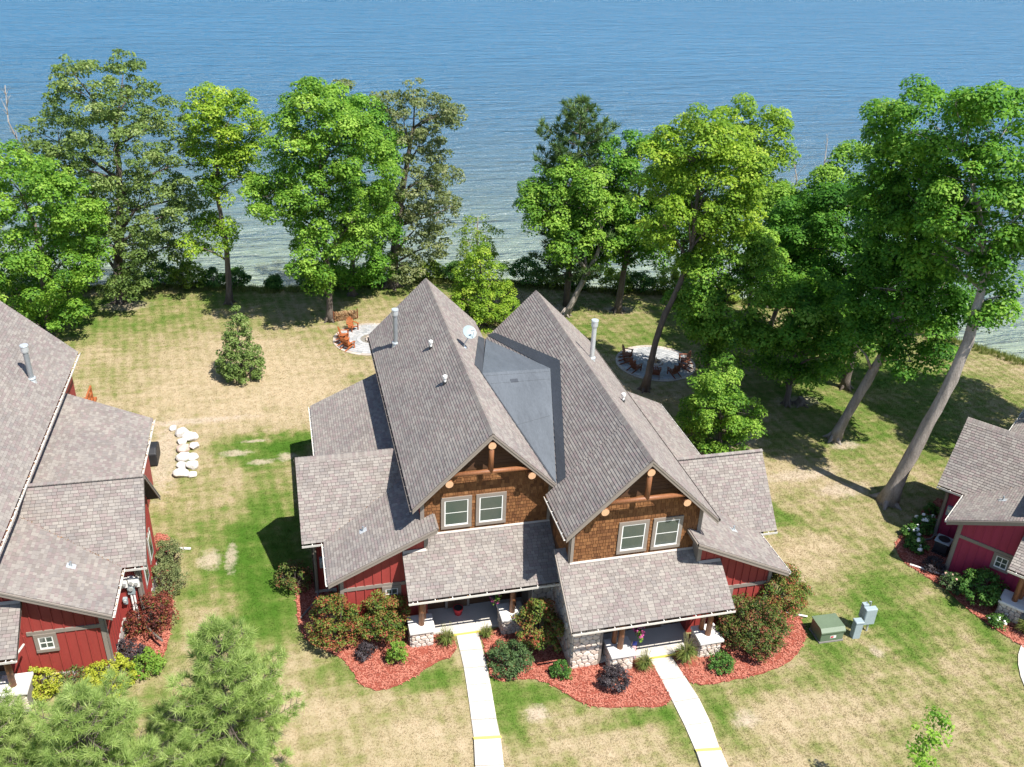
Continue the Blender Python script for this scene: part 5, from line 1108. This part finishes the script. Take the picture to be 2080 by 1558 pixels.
TREES.append(('maple_tree', 'maple standing past the plum red cottage, its shade lying across the lawn', 'l_maple', 1.0, 'bark', [(44.0, 7.5, 0, .38), (43.8, 7.4, 6, .3), (43.2, 7, 12, .18), (43, 7, 17, .08)], [(43, 5.5, 17, 3.2), (40.5, 8, 15, 3.0), (45.5, 5.5, 13, 3.0), (42.5, 8, 19, 2.8), (44.5, 10, 14, 3.0), (41, 6, 12, 2.6), (46.5, 8.5, 16, 2.8), (42, 10.5, 17, 2.8), (40, 4, 14, 2.2)]))
def leaf_mesh(name, C_, Nn, S, tone, mat, parent, aspect=.62, fold=.14, rs=None):
    """one mesh of many separate folded leaves"""
    n = len(C_); rs = rs or np.random.RandomState(1)
    Nn = Nn / (np.linalg.norm(Nn, axis=1, keepdims=True) + 1e-9)
    r = rs.normal(size=(n, 3)); t = np.cross(Nn, r); t /= (np.linalg.norm(t, axis=1, keepdims=True) + 1e-9); b = np.cross(Nn, t)
    S = S[:, None]
    V = np.stack([C_ - b * S * .5, C_ + t * S * aspect * .5 - Nn * S * fold, C_ + b * S * .5, C_ - t * S * aspect * .5 - Nn * S * fold], 1).reshape(-1, 3).astype(np.float32)
    me = bpy.data.meshes.new(name); me.vertices.add(len(V)); me.vertices.foreach_set('co', V.ravel())
    me.loops.add(4 * n); me.loops.foreach_set('vertex_index', np.arange(4 * n, dtype=np.int32)); me.polygons.add(n); me.polygons.foreach_set('loop_start', np.arange(0, 4 * n, 4, dtype=np.int32))
    me.update(calc_edges=True); me.materials.append(M[mat]); me.attributes.new('tone', 'FLOAT', 'FACE').data.foreach_set('value', np.clip(tone, 0, 1).astype(np.float32)); me.update()
    return link(name, me, parent)
def rdir(rs, n): d = rs.normal(size=(n, 3)); return d / np.linalg.norm(d, axis=1, keepdims=True)
def puffs(blobs, pr, rs, dens=1.0, inner=.12, low=-.75):
    P, R_ = [], []
    B = np.array(blobs, float)
    for i, (x, y, z, r) in enumerate(B):
        n = max(5, int(dens * 3.4 * (r / pr) ** 2)); d = rdir(rs, int(n * 1.4)); d = d[d[:, 2] > low][:n]
        rad = r * np.where(rs.rand(len(d)) < inner, rs.uniform(.25, .7, len(d)), rs.uniform(.80, 1.03, len(d)))
        q = np.array([x, y, z]) + d * rad[:, None] * [1, 1, .9]
        keep = np.ones(len(q), bool)
        for j, (a, b, c, s) in enumerate(B):
            if j != i: keep &= np.linalg.norm(q - [a, b, c], axis=1) > s * .66
        P.append(q[keep]); R_.append(pr * rs.uniform(.55, 1.25, keep.sum()))
    return np.concatenate(P), np.concatenate(R_)
def foliage(name, blobs, pr, leaf, per, mat, parent, seed, dens=1.0, flat=.72, spread=.22, jit=.7, inner=.12, low=-.75, upw=.55, top=.76):
    rs = np.random.RandomState(seed); P, R_ = puffs(blobs, pr, rs, dens, inner, low)
    k = np.maximum(4, (per * (R_ / pr) ** 2).astype(int)); idx = np.repeat(np.arange(len(P)), k); n = len(idx)
    d = rdir(rs, n); d[:, 2] = np.abs(d[:, 2]) * np.where(rs.rand(n) < top, 1, -1)
    rad = R_[idx] * rs.uniform(.55, 1.05, n) ** .6
    C_ = P[idx] + d * rad[:, None] * [1, 1, flat]
    Nn = d * .75 + np.array([0, 0, upw]) + rs.normal(size=(n, 3)) * jit * .55
    pt = rs.normal(0, spread * .55, len(P)); tone = .46 + pt[idx] + rs.normal(0, spread * .6, n)
    return leaf_mesh(name, C_, Nn, leaf * rs.uniform(.65, 1.35, n), tone, mat, parent, rs=rs)
def resample(path, k=4):
    out = []
    for (a, b) in zip(path[:-1], path[1:]):
        for i in range(k): t = i / k; out.append(tuple(a[j] * (1 - t) + b[j] * t for j in range(4)))
    out.append(path[-1]); return out
def limb_mesh(trunk, blobs, rs, flare=True, n=10):
    mb = MB(); rg = random.Random(int(rs.rand() * 1e6)); T_ = resample(trunk, 4)
    sm = []
    for i, q in enumerate(T_):
        a = T_[max(0, i - 1)]; b = T_[min(len(T_) - 1, i + 1)]; sm.append(tuple((a[j] + 2 * q[j] + b[j]) / 4 for j in range(4)) if 0 < i < len(T_) - 1 else q)
    sm = [(q[0], q[1], q[2], q[3] * .8) for q in sm]; path = [(x + rg.uniform(-.03, .03), y + rg.uniform(-.03, .03), z) for x, y, z, r in sm]; rad = [q[3] for q in sm]
    if flare: rad[0] *= 1.55; rad[1] *= 1.06
    path[0] = (path[0][0], path[0][1], path[0][2] - .1)
    mb.tube(path, rad, n, wob=.12, rng=rg)
    if flare:
        for k in range(5):
            a = k * 1.26 + rg.uniform(-.3, .3); r = rad[0] * 1.25; x, y, z = path[0]
            mb.tube([(x, y, z + .75), (x + math.cos(a) * r * .62, y + math.sin(a) * r * .62, z + .28), (x + math.cos(a) * r * 1.25, y + math.sin(a) * r * 1.25, z + .04)], [rad[0] * .40, rad[0] * .30, rad[0] * .12], 6)
    for (x, y, z, r) in blobs:
        c = [q for q in sm if q[2] < z - .15 * r] or sm[:1]
        s = min(c, key=lambda q: (q[0] - x) ** 2 + (q[1] - y) ** 2 + .6 * (q[2] - z + r) ** 2)
        m = (s[0] * .5 + x * .5 + rg.uniform(-.3, .3), s[1] * .5 + y * .5 + rg.uniform(-.3, .3), s[2] * .45 + z * .55 + .05 * r)
        r0 = min(s[3] * .62, .05 + r * .05)
        mb.tube([(s[0], s[1], s[2]), m, (x, y, z)], [r0, r0 * .66, r0 * .3], 6)
        for k in range(4):
            d = rdir(rs, 1)[0] * r * .85; d[2] = abs(d[2]) * .7
            mb.tube([(x, y, z), (x + d[0], y + d[1], z + d[2])], [r0 * .3, r0 * .08], 4)
    return mb
for i, (nm, lab, lm, sz, bk, trunk, blobs) in enumerate(TREES):
    rs = np.random.RandomState(100 + i); bx0, by0 = trunk[0][0], trunk[0][1]; gz = gh(bx0, by0)
    trunk = [(trunk[0][0], trunk[0][1], gz, trunk[0][3])] + trunk[1:]
    t = thing(nm, lab, 'tree', (bx0, by0, gz)); off = lambda L: [(q[0] - bx0, q[1] - by0, q[2] - gz, q[3]) for q in L]
    tr, bb = off(trunk), off(blobs)
    limb_mesh(tr, bb, rs, True, 12).build('trunk', bk, t, True)
    oak = 'oak' in nm; br = 'birch' in nm
    bb2 = [(x, y, max(z, r * .55), r * (1.03 if not oak else 1.0)) for x, y, z, r in bb]
    near = sz < .8
    if oak: foliage('crown', bb2, .60, .22, 84, lm, t, 200 + i, dens=.78, flat=.62, spread=.26, jit=1.0, inner=.16, low=-.8, upw=.5)
    elif br: foliage('crown', bb2, .42, .17, 42, lm, t, 200 + i, dens=.62, flat=.9, spread=.3, jit=1.1)
    elif near: foliage('crown', bb2, .48, .17, 90, lm, t, 200 + i, dens=1.0, spread=.26, flat=.8, jit=.55, top=.85)
    else: foliage('crown', bb2, .84, .225, 190, lm, t, 200 + i, dens=1.22, spread=.25, flat=.8, jit=.55, top=.85)

# ---- pines
def needle_tufts(C_, D_, length, per, rs, tone0, mat, parent, name='crown', width=.022):
    n = len(C_); idx = np.repeat(np.arange(n), per); m = len(idx)
    d = D_[idx] * .75 + rdir(rs, m) * .85; d /= np.linalg.norm(d, axis=1, keepdims=True)
    L = length * rs.uniform(.7, 1.15, m)[:, None]; s = np.cross(d, rdir(rs, m)); s /= np.linalg.norm(s, axis=1, keepdims=True) + 1e-9
    b = C_[idx] + rs.normal(0, length * .12, (m, 3)); w = width * rs.uniform(.7, 1.3, m)[:, None]
    V = np.stack([b - s * w * .5, b + s * w * .5, b + d * L], 1).reshape(-1, 3).astype(np.float32)
    me = bpy.data.meshes.new(name); me.vertices.add(3 * m); me.vertices.foreach_set('co', V.ravel()); me.loops.add(3 * m); me.loops.foreach_set('vertex_index', np.arange(3 * m, dtype=np.int32)); me.polygons.add(m); me.polygons.foreach_set('loop_start', np.arange(0, 3 * m, 3, dtype=np.int32)); me.update(calc_edges=True)
    me.materials.append(M[mat]); tn = tone0 + rs.normal(0, .16, n)[idx] + rs.normal(0, .13, m); me.attributes.new('tone', 'FLOAT', 'FACE').data.foreach_set('value', np.clip(tn, 0, 1).astype(np.float32)); me.update()
    return link(name, me, parent)
def pine(label, base, Ht, Rmax, z0, seed, mat, whorls, tl, per, width, trunk=None, step=.24, lean=(0, 0), nbr=6, pw=.75, jl=(.5, 1.2)):
    rs = np.random.RandomState(seed); rg = random.Random(seed); gz = gh(*base); t = thing('pine_tree', label, 'tree', (base[0], base[1], gz))
    mb = MB(); ax = lambda z: (lean[0] * z / Ht, lean[1] * z / Ht)
    pts = [(*ax(z), z) for z in np.linspace(-.1, Ht, 12)]; mb.tube(pts, [max(.02, Ht * .018 * (1 - i / 11.5)) for i in range(12)], 9, wob=.06, rng=rg)
    TC, TD = [], []
    for k in range(whorls):
        f = k / (whorls - 1); z = z0 + (Ht - z0) * f ** .9; R = Rmax * (1 - f) ** pw * rg.uniform(.8, 1.1) + .25
        for j in range(nbr):
            a = 2 * math.pi * (j + rg.uniform(-.3, .3)) / nbr + k * .7; Lb = R * rg.uniform(*jl); x0, y0 = ax(z)
            rise = rg.uniform(.15, .5) + .5 * f
            P_ = [Vector((x0 + math.cos(a) * Lb * s, y0 + math.sin(a) * Lb * s, z + Lb * rise * s * s * .8 - .12 * Lb * s)) for s in (0, .35, .7, 1)]
            mb.tube(P_, [.012 * Ht * (1 - f) * .5 + .02, .03, .02, .008], 5)
            side = Vector((-math.sin(a), math.cos(a), 0))
            s = .28
            while s <= 1.0:
                q = s * 3; i0 = min(2, int(q)); p = P_[i0].lerp(P_[i0 + 1], q - i0); dr = (P_[i0 + 1] - P_[i0]).normalized()
                if s > .95: TC.append(p); TD.append((dr + Vector((0, 0, .25))).normalized())
                for sg in (-1, 1):
                    ll = Lb * .34 * (1.05 - s) + rg.uniform(.1, .3); e = p + (dr * .55 + side * sg * .85 + Vector((0, 0, rg.uniform(.05, .4)))).normalized() * ll
                    mb.tube([p, e], [.014, .006], 4)
                    m_ = max(1, int(ll / (tl * .75)))
                    for u in range(m_):
                        c = p.lerp(e, (u + 1) / m_); TC.append(c); TD.append(((e - p).normalized() + Vector((0, 0, .45))).normalized())
                s += step / max(.3, Lb) * rg.uniform(.7, 1.3)
    TC.append(Vector(pts[-1])); TD.append(Vector((0, 0, 1)))
    mb.build('trunk', 'bark', t, True)
    needle_tufts(np.array([tuple(q) for q in TC]), np.array([tuple(q) for q in TD]), tl, per, rs, .5, mat, t, width=width)
    return t, len(TC)
bx0, by0 = PINE_TRUNK[0][0], PINE_TRUNK[0][1]
pine('dark green pine standing above the leaning forked maple by the lake', (bx0, by0), 17.8, 4.6, 3.0, 5, 'l_pine', 17, .55, 22, .085, pw=.5, step=.5, lean=(PINE_TRUNK[-1][0] - bx0, PINE_TRUNK[-1][1] - by0), nbr=6)
pine('pale green pine whose top rises in front of the lawn beside the walk', (-12.1, -7.4), 8.0, 2.9, .8, 6, 'l_pinefg', 11, .38, 60, .022, step=.26, nbr=6)
pine('broad pale green pine crowding the golden shrubs of the left cottage', (-16.7, -8.9), 7.2, 3.5, .8, 7, 'l_pinefg', 10, .38, 60, .022, step=.27, nbr=6)
pine('pale green pine at the porch corner of the left cottage', (-20.2, -8.0), 6.4, 3.0, .8, 8, 'l_pinefg', 9, .38, 60, .022, step=.28, nbr=6)
# young oak on the back lawn, sapling
def small_tree(nm, label, x, y, blobs, pr, leaf, per, mat, seed, trunk, bark='bark', dens=.9, **kw):
    rs = np.random.RandomState(seed); t = thing(nm, label, 'tree', (x, y, gh(x, y))); limb_mesh(trunk, blobs, rs, False, 8).build('trunk', bark, t, True); foliage('crown', blobs, pr, leaf, per, mat, t, seed, dens=dens, **kw); return t
small_tree('oak_tree', 'young cone-shaped oak alone on the dry back lawn', -12.2, 28.0, [(0, 0, 1.0, 1.5), (.5, .2, 1.6, 1.15), (-.55, -.1, 1.7, 1.1), (.1, 0, 2.7, 1.15), (-.15, .1, 3.7, .85), (.1, 0, 4.6, .6), (0, 0, 5.3, .38), (-.9, .2, .9, .8), (1.0, 0, 1.0, .8)], .34, .15, 60, 'l_oak', 51, [(0, 0, -.1, .11), (0, 0, 2.5, .08), (0, 0, 5.3, .03)], dens=1.15)
small_tree('maple_sapling', 'thin young maple sapling on the dry front lawn', 13.6, -15.0, [(.15, .1, 5.0, .62), (-.35, 0, 5.2, .36), (.5, .1, 4.4, .55), (.1, -.1, 3.9, .6), (.3, .1, 3.3, .5), (-.4, 0, 4.6, .36), (.15, 0, 2.6, .45), (-.6, -.2, 2.2, .35), (.2, .1, 5.6, .36)], .30, .15, 24, 'l_bright', 52, [(-.6, -.2, -.1, .05), (-.25, -.1, 2.0, .045), (.1, 0, 3.6, .035), (.15, .05, 5.4, .012)], dens=.55)
# bare dead tops near the bank
def snag(label, x, y, H_, seed):
    rg = random.Random(seed); t = thing('dead_tree', label, 'tree', (x, y, gh(x, y))); mb = MB(); P_ = [(rg.uniform(-.2, .2) * z / 4, rg.uniform(-.2, .2) * z / 4, z) for z in np.linspace(-.2, H_, 8)]; mb.tube(P_, [.16 * (1 - i / 7.6) + .012 for i in range(8)], 7)
    mb.build('trunk', 'twig', t); mb = MB()
    for k in range(22):
        z = rg.uniform(.42, .98); i = min(6, int(z * 7)); p = Vector(P_[i]).lerp(Vector(P_[i + 1]), z * 7 - i); a = rg.uniform(0, 6.28); l = rg.uniform(.6, 2.2) * (1.2 - z * .6); e = p + Vector((math.cos(a) * l * .5, math.sin(a) * l * .5, l * .8)); mb.tube([p, p.lerp(e, .5) + Vector((0, 0, -.05)), e], [.035, .02, .006], 4)
        for _ in range(2): q = p.lerp(e, rg.uniform(.4, .9)); mb.tube([q, q + Vector((rg.uniform(-.4, .4), rg.uniform(-.4, .4), rg.uniform(.1, .5)))], [.012, .004], 3)
    mb.build('branches', 'twig', t)
snag('bare grey dead tree top standing among the maples, left of the taller one', 33.6, 34.2, 14.0, 1); snag('taller bare grey dead tree top among the maples by the bank', 36.2, 33.6, 15.2, 2); snag('bare twiggy dead tree leaning from the bank beside the olive-green oak', -28.2, 46.2, 17.5, 4)
t = thing('tree_stump', 'low gnarled stump at the foot of the low green maple', 'stump', (27.4, 17.2, 0)); mb = MB(); rg = random.Random(3)
mb.tube([(0, 0, -.1), (0, 0, .25), (.05, 0, .55)], [.42, .32, .22], 9, wob=.15, rng=rg)
for k in range(5): a = k * 1.3; mb.tube([(0, 0, .2), (.4 * math.cos(a), .4 * math.sin(a), .1), (.75 * math.cos(a), .75 * math.sin(a), -.02)], [.14, .1, .04], 6)
mb.build('wood', 'bark', t)

# ---- shrubs
def shrub(nm, label, x, y, blobs, pr, leaf, per, mat, seed, group=None, dens=1.0, spread=.3, z=None, **kw):
    z = gh(x, y) if z is None else z; t = thing(nm, label, 'shrub', (x, y, z), 0, group); rs = np.random.RandomState(seed); mb = MB(); rg = random.Random(seed)
    for (a, b, c, r) in blobs:
        for _ in range(4):
            d = Vector((rg.uniform(-.7, .7) * r, rg.uniform(-.7, .7) * r, rg.uniform(0, .6) * r)); mb.tube([(a * .2, b * .2, -.05), (a * .6, b * .6, c * .5), Vector((a, b, c)) + d], [.022, .014, .005], 4)
    mb.build('stems', 'bark', t); foliage('foliage', blobs, pr, leaf, per, mat, t, seed, dens=dens, spread=spread, **kw); return t
def dome(r, h, n=5, seed=1):
    rg = random.Random(seed); B = [(0, 0, h * .62, r * .62)]
    for k in range(n): a = 2 * math.pi * k / n + rg.uniform(-.3, .3); B.append((math.cos(a) * r * .5, math.sin(a) * r * .5, h * rg.uniform(.30, .60), r * rg.uniform(.40, .54)))
    if h > r * 1.7:
        for k in range(3): a = rg.uniform(0, 6.28); B.append((math.cos(a) * r * .25, math.sin(a) * r * .25, h * rg.uniform(.74, .86), r * rg.uniform(.26, .36)))
        B[0] = (0, 0, h * .55, r * .62)
    for k in range(int(n * 1.5)): a = rg.uniform(0, 6.28); e = rg.uniform(.62, .92) * r; B.append((math.cos(a) * e, math.sin(a) * e, h * rg.uniform(.25, .62), r * rg.uniform(.14, .24)))
    for k in range(n // 2): a = rg.uniform(0, 6.28); e = rg.uniform(.1, .5) * r; B.append((math.cos(a) * e, math.sin(a) * e, h * rg.uniform(.8, .98), r * rg.uniform(.12, .2)))
    return B
NB = dict(pr=.21, leaf=.092, per=34, dens=1.4, spread=.42)
shrub('ninebark_shrub', 'large red-tipped shrub at the corner of the red wall nearest the downspout', -7.55, -.55, dome(1.3, 2.9, 7, 1), mat='l_red', seed=61, **NB)
shrub('ninebark_shrub', 'large red-tipped shrub under the small four-pane window', -5.2, -.75, dome(1.3, 2.7, 7, 2), mat='l_red', seed=62, **NB)
shrub('ninebark_shrub', 'red-tipped shrub between the stone pier and the stone bay', 1.95, -2.75, dome(1.2, 2.9, 7, 3), mat='l_red', seed=63, **NB)
shrub('ninebark_shrub', 'broad green and red shrub beside the right stone pier', 12.1, -4.75, dome(1.75, 2.7, 8, 4), mat='l_redgreen', seed=64, **NB)
shrub('ninebark_shrub', 'tall red-topped shrub at the wall corner beside the green transformer', 14.1, -3.2, dome(1.75, 3.4, 8, 5), mat='l_red', seed=65, **NB)
shrub('barberry_shrub', 'small black-purple shrub between the two large red-tipped shrubs', -6.25, -1.75, dome(.5, .75, 5, 6), .13, .075, 22, 'l_black', 66)
shrub('barberry_shrub', 'round black-leaved shrub alone in the middle of the front mulch bed', 4.75, -5.85, dome(.75, 1.1, 6, 7), .14, .085, 24, 'l_black', 67)
shrub('arborvitae_shrub', 'lime green egg-shaped arborvitae on the curved mulch bed', -4.85, -2.45, [(0, 0, .45, .48), (0, 0, .85, .42), (.02, 0, 1.15, .26)], .13, .075, 26, 'l_lime', 68, spread=.22)
shrub('spirea_shrub', 'wide blue-green mounded shrub beside the straight white walk', .35, -3.75, dome(1.15, 1.15, 7, 9), .17, .09, 26, 'l_mound', 69, spread=.22)
shrub('yew_shrub', 'small bright green bush on the mulch below the stone bay', 2.5, -4.75, dome(.5, .7, 5, 10), .13, .08, 24, 'l_green', 70, spread=.22)
shrub('yew_shrub', 'small bright green bush beside the right stone pier', 10.15, -5.85, dome(.62, .75, 6, 11), .13, .08, 24, 'l_green', 71, spread=.22)
shrub('lilac_shrub', 'dark shrub in the shade of the middle cottage wing', -9.35, 4.0, dome(1.0, 1.5, 6, 12), .2, .1, 24, 'l_redgreen', 72)
# left cottage
shrub('ninebark_shrub', 'sage green shrub by the lawn, farther from the pale pines', -15.95, 6.9, dome(1.05, 1.5, 6, 13), .19, .09, 26, 'l_sage', 73)
shrub('ninebark_shrub', 'round sage green shrub touching the crimson one', -15.75, 4.9, dome(1.1, 1.55, 6, 14), .19, .09, 26, 'l_sage', 74, spread=.2)
shrub('ninebark_shrub', 'crimson and green shrub under the white meters', -16.1, 2.1, dome(1.25, 2.0, 6, 15), .2, .1, 26, 'l_crimson', 75, spread=.4)
shrub('barberry_shrub', 'dark purple shrub at the corner of the left red cottage', -17.0, .1, dome(.8, 1.1, 6, 16), .16, .085, 24, 'l_black', 76)
shrub('spirea_shrub', 'golden yellow shrub below the red wall', -17.7, -1.2, dome(1.15, 1.1, 7, 17), .17, .10, 26, 'l_gold', 77, spread=.2)
shrub('spirea_shrub', 'bright lime shrub at the end of the golden one', -16.1, -.65, dome(.75, .95, 6, 18), .16, .095, 24, 'l_lime', 78, spread=.2)
shrub('hydrangea_shrub', 'pale yellow flowering shrub by the left cottage porch', -20.6, -1.0, dome(1.05, 1.2, 6, 19), .17, .10, 26, 'l_gold', 79, spread=.35)
shrub('rose_shrub', 'reddish low shrub between the two golden shrubs', -19.1, -1.0, dome(.8, .95, 5, 20), .16, .09, 22, 'l_redgreen', 80)
# right cottage
def flowers(t, blobs, n, r, mat, seed):
    rg = random.Random(seed)
    for k in range(n):
        a, b, c, R_ = rg.choice(blobs); d = Vector((rg.uniform(-1, 1), rg.uniform(-1, 1), rg.uniform(.3, 1))).normalized()
        mb = MB(); q = Vector((a, b, c)) + d * R_ * 1.05; rr = r * rg.uniform(.7, 1.2)
        mb.tube([q - Vector((0, 0, rr * .7)), q - Vector((0, 0, rr * .2)), q + Vector((0, 0, rr * .35)), q + Vector((0, 0, rr * .75))], [rr * .5, rr, rr * .9, rr * .35], 8, wob=.1, rng=rg); mb.build('flower_head', mat, t)
for i, (x, y, r, h, lab, nf) in enumerate([(27.0, 1.9, .75, .9, 'white hydrangea with many blooms farthest from the stone pier', 14), (25.75, 1.35, .6, .8, 'white hydrangea on the sunny edge of the mulch', 8), (25.25, .35, .6, .8, 'white hydrangea with few blooms beside the air conditioner', 4)]):
    B = dome(r, h, 6, 30 + i); t = shrub('hydrangea_shrub', lab, x, y, B, .16, .11, 22, 'l_green', 90 + i, group='white hydrangeas by the plum red cottage'); flowers(t, B, nf, .13, 'petal', i)
shrub('barberry_shrub', 'dark shrub below the air conditioner by the plum wall', 25.05, -1.45, dome(.6, .75, 5, 33), .14, .08, 20, 'l_black', 93)
B = dome(.75, .85, 6, 34); t = shrub('rose_shrub', 'low rose bush with peach flowers against the plum wall', 25.15, -3.05, B, .15, .09, 22, 'l_mound', 94); flowers(t, B, 10, .07, 'peach', 9)
shrub('dogwood_shrub', 'large deep green bush between the roses and the stone pier', 25.95, -4.15, dome(1.3, 1.7, 7, 35), .2, .13, 24, 'l_green', 95, spread=.22)
B = dome(.5, .6, 5, 36); t = shrub('hydrangea_shrub', 'small bush with white flowers at the foot of the stone pier', 25.55, -6.0, B, .14, .09, 20, 'l_green', 96); flowers(t, B, 6, .08, 'petal', 12)
shrub('yew_shrub', 'small green bush in deep shade beyond the hydrangeas', 28.4, 3.2, dome(.5, .6, 5, 37), .14, .09, 20, 'l_green', 97)
# ornamental grasses
def ograss(label, x, y, r, h, seed, n=260):
    rg = random.Random(seed); t = thing('ornamental_grass', label, 'grass', (x, y, .03)); mb = MB()
    for i in range(n):
        a = rg.uniform(0, 6.283); l = r * rg.uniform(.35, 1.1); hh = h * rg.uniform(.55, 1.1); b0 = .10 * rg.random(); dx, dy = math.cos(a), math.sin(a); w = .011
        p0 = (dx * b0, dy * b0, 0); p1 = (dx * l * .45, dy * l * .45, hh * .8); p2 = (dx * l, dy * l, hh * (.95 - .5 * l / r * rg.random()))
        mb.add([(p0[0] - dy * w, p0[1] + dx * w, 0), (p0[0] + dy * w, p0[1] - dx * w, 0), (p1[0] + dy * w, p1[1] - dx * w, p1[2]), (p1[0] - dy * w, p1[1] + dx * w, p1[2]), p2], [(0, 1, 2, 3), (3, 2, 4)], rg.random() * .8)
    mb.build('blades', 'l_grass', t); mb = MB()
    for i in range(26):
        a = rg.uniform(0, 6.283); l = r * rg.uniform(.1, .55); hh = h * rg.uniform(1.2, 1.75); e = Vector((math.cos(a) * l, math.sin(a) * l, hh)); mb.tube([(0, 0, .1), e * .8, e], [.006, .005, .012], 3, .9)
    mb.build('seed_heads', 'l_grass', t)
ograss('tuft of ornamental grass on the curved bed side of the straight walk', -2.35, -1.75, .62, .75, 1); ograss('small tuft of ornamental grass on the wide blue-green shrub side of the straight walk', -.35, -1.65, .45, .5, 2, 180); ograss('ornamental grass tuft at the curved walk next to the black-leaved shrub', 6.5, -5.2, .6, .75, 3); ograss('tall ornamental grass at the curved walk next to the right stone pier', 8.6, -5.15, .75, 1.0, 4, 330); ograss('ornamental grass at the stone pier of the plum red cottage', 26.6, -6.9, .8, .9, 5)
# baskets
for k, bkt in enumerate(BASKETS):
    foliage('flowers', [(0, 0, .08, .26), (.05, -.1, -.12, .2)], .1, .07, 18, 'pink', bkt, 300 + k, dens=.5); foliage('trailing_leaves', [(.1, -.05, -.05, .22), (.05, -.15, -.28, .16)], .1, .08, 18, 'l_lime', bkt, 310 + k, dens=.6)
# shore thicket
SH = [(-30.4, 46.8, 1.9, 2.2, 0), (-26.2, 47.6, 1.6, 1.7, 1), (-22.2, 47.6, 1.5, 1.6, 0), (-19.3, 47.4, 1.7, 2.2, 0), (-17.0, 46.6, 1.7, 2.3, 1), (-15.0, 46.9, 1.2, 1.4, 0), (-12.9, 46.0, 1.1, 1.6, 0), (-9.6, 45.1, .6, 1.3, 0), (-6.4, 45.3, 1.3, 1.8, 0), (-3.4, 45.4, 1.2, 1.6, 1), (-.9, 45.8, 1.2, 1.5, 0), (2.6, 46.4, 1.3, 1.6, 0), (4.8, 45.8, 1.3, 1.8, 1), (6.6, 45.2, 1.2, 1.6, 0), (13.4, 43.2, 1.7, 2.6, 0), (15.6, 42.2, 1.2, 1.6, 1), (17.7, 41.4, 1.1, 1.5, 0), (21.2, 40.3, 1.5, 2.0, 1), (23.5, 39.9, 1.4, 1.9, 0), (25.8, 39.2, 1.6, 2.3, 1), (28.2, 38.0, 1.5, 2.2, 0), (30.6, 36.4, 1.3, 1.8, 1), (34.2, 35.0, 1.4, 1.9, 0), (37.6, 34.3, 1.4, 1.8, 1)]
mats = ['l_green', 'l_birch', 'l_dark']
where = ['at the foot of the bright maple behind the left cottage', 'dark, below the olive-green oak', 'at the foot of the olive-green oak', 'tall, right behind the olive-green oak trunk', 'between the olive-green oak and the slender maple', 'low, left of the slender maple trunk', 'upright, just behind the slender maple trunk', 'narrow and pointed, alone against the water', 'between the narrow pointed bush and the big maple', 'pale, behind the big maple trunk', 'between the half-hidden maple and the grey-green oak', 'just past the forked grey-green oak trunk', 'pale, between the grey-green oak and the birch', 'at the foot of the birch', 'tall, at the foot of the dark pine', 'pale, behind the dark pine trunk', 'behind the leaning forked maple', 'pale, left of the upright maple trunk', 'behind the upright maple trunk', 'tall, between the upright and the tall maple', 'behind the tall yellow-topped maple trunk', 'pale, beyond the shaded patio', 'below the bare dead tops', 'last before the open grassy shore']
for i, ((x, y, r, h, m_), wv) in enumerate(zip(SH, where)):
    shrub('shore_bush', ('leafy bush ' if not m_ else 'pale leafy bush ') + 'on the bank, ' + wv.replace('pale, ', '')[:], x, y, dome(r, h, 6, 60 + i), .36, .2, 30, mats[m_], 400 + i, 'bushes along the lake bank', dens=.9)
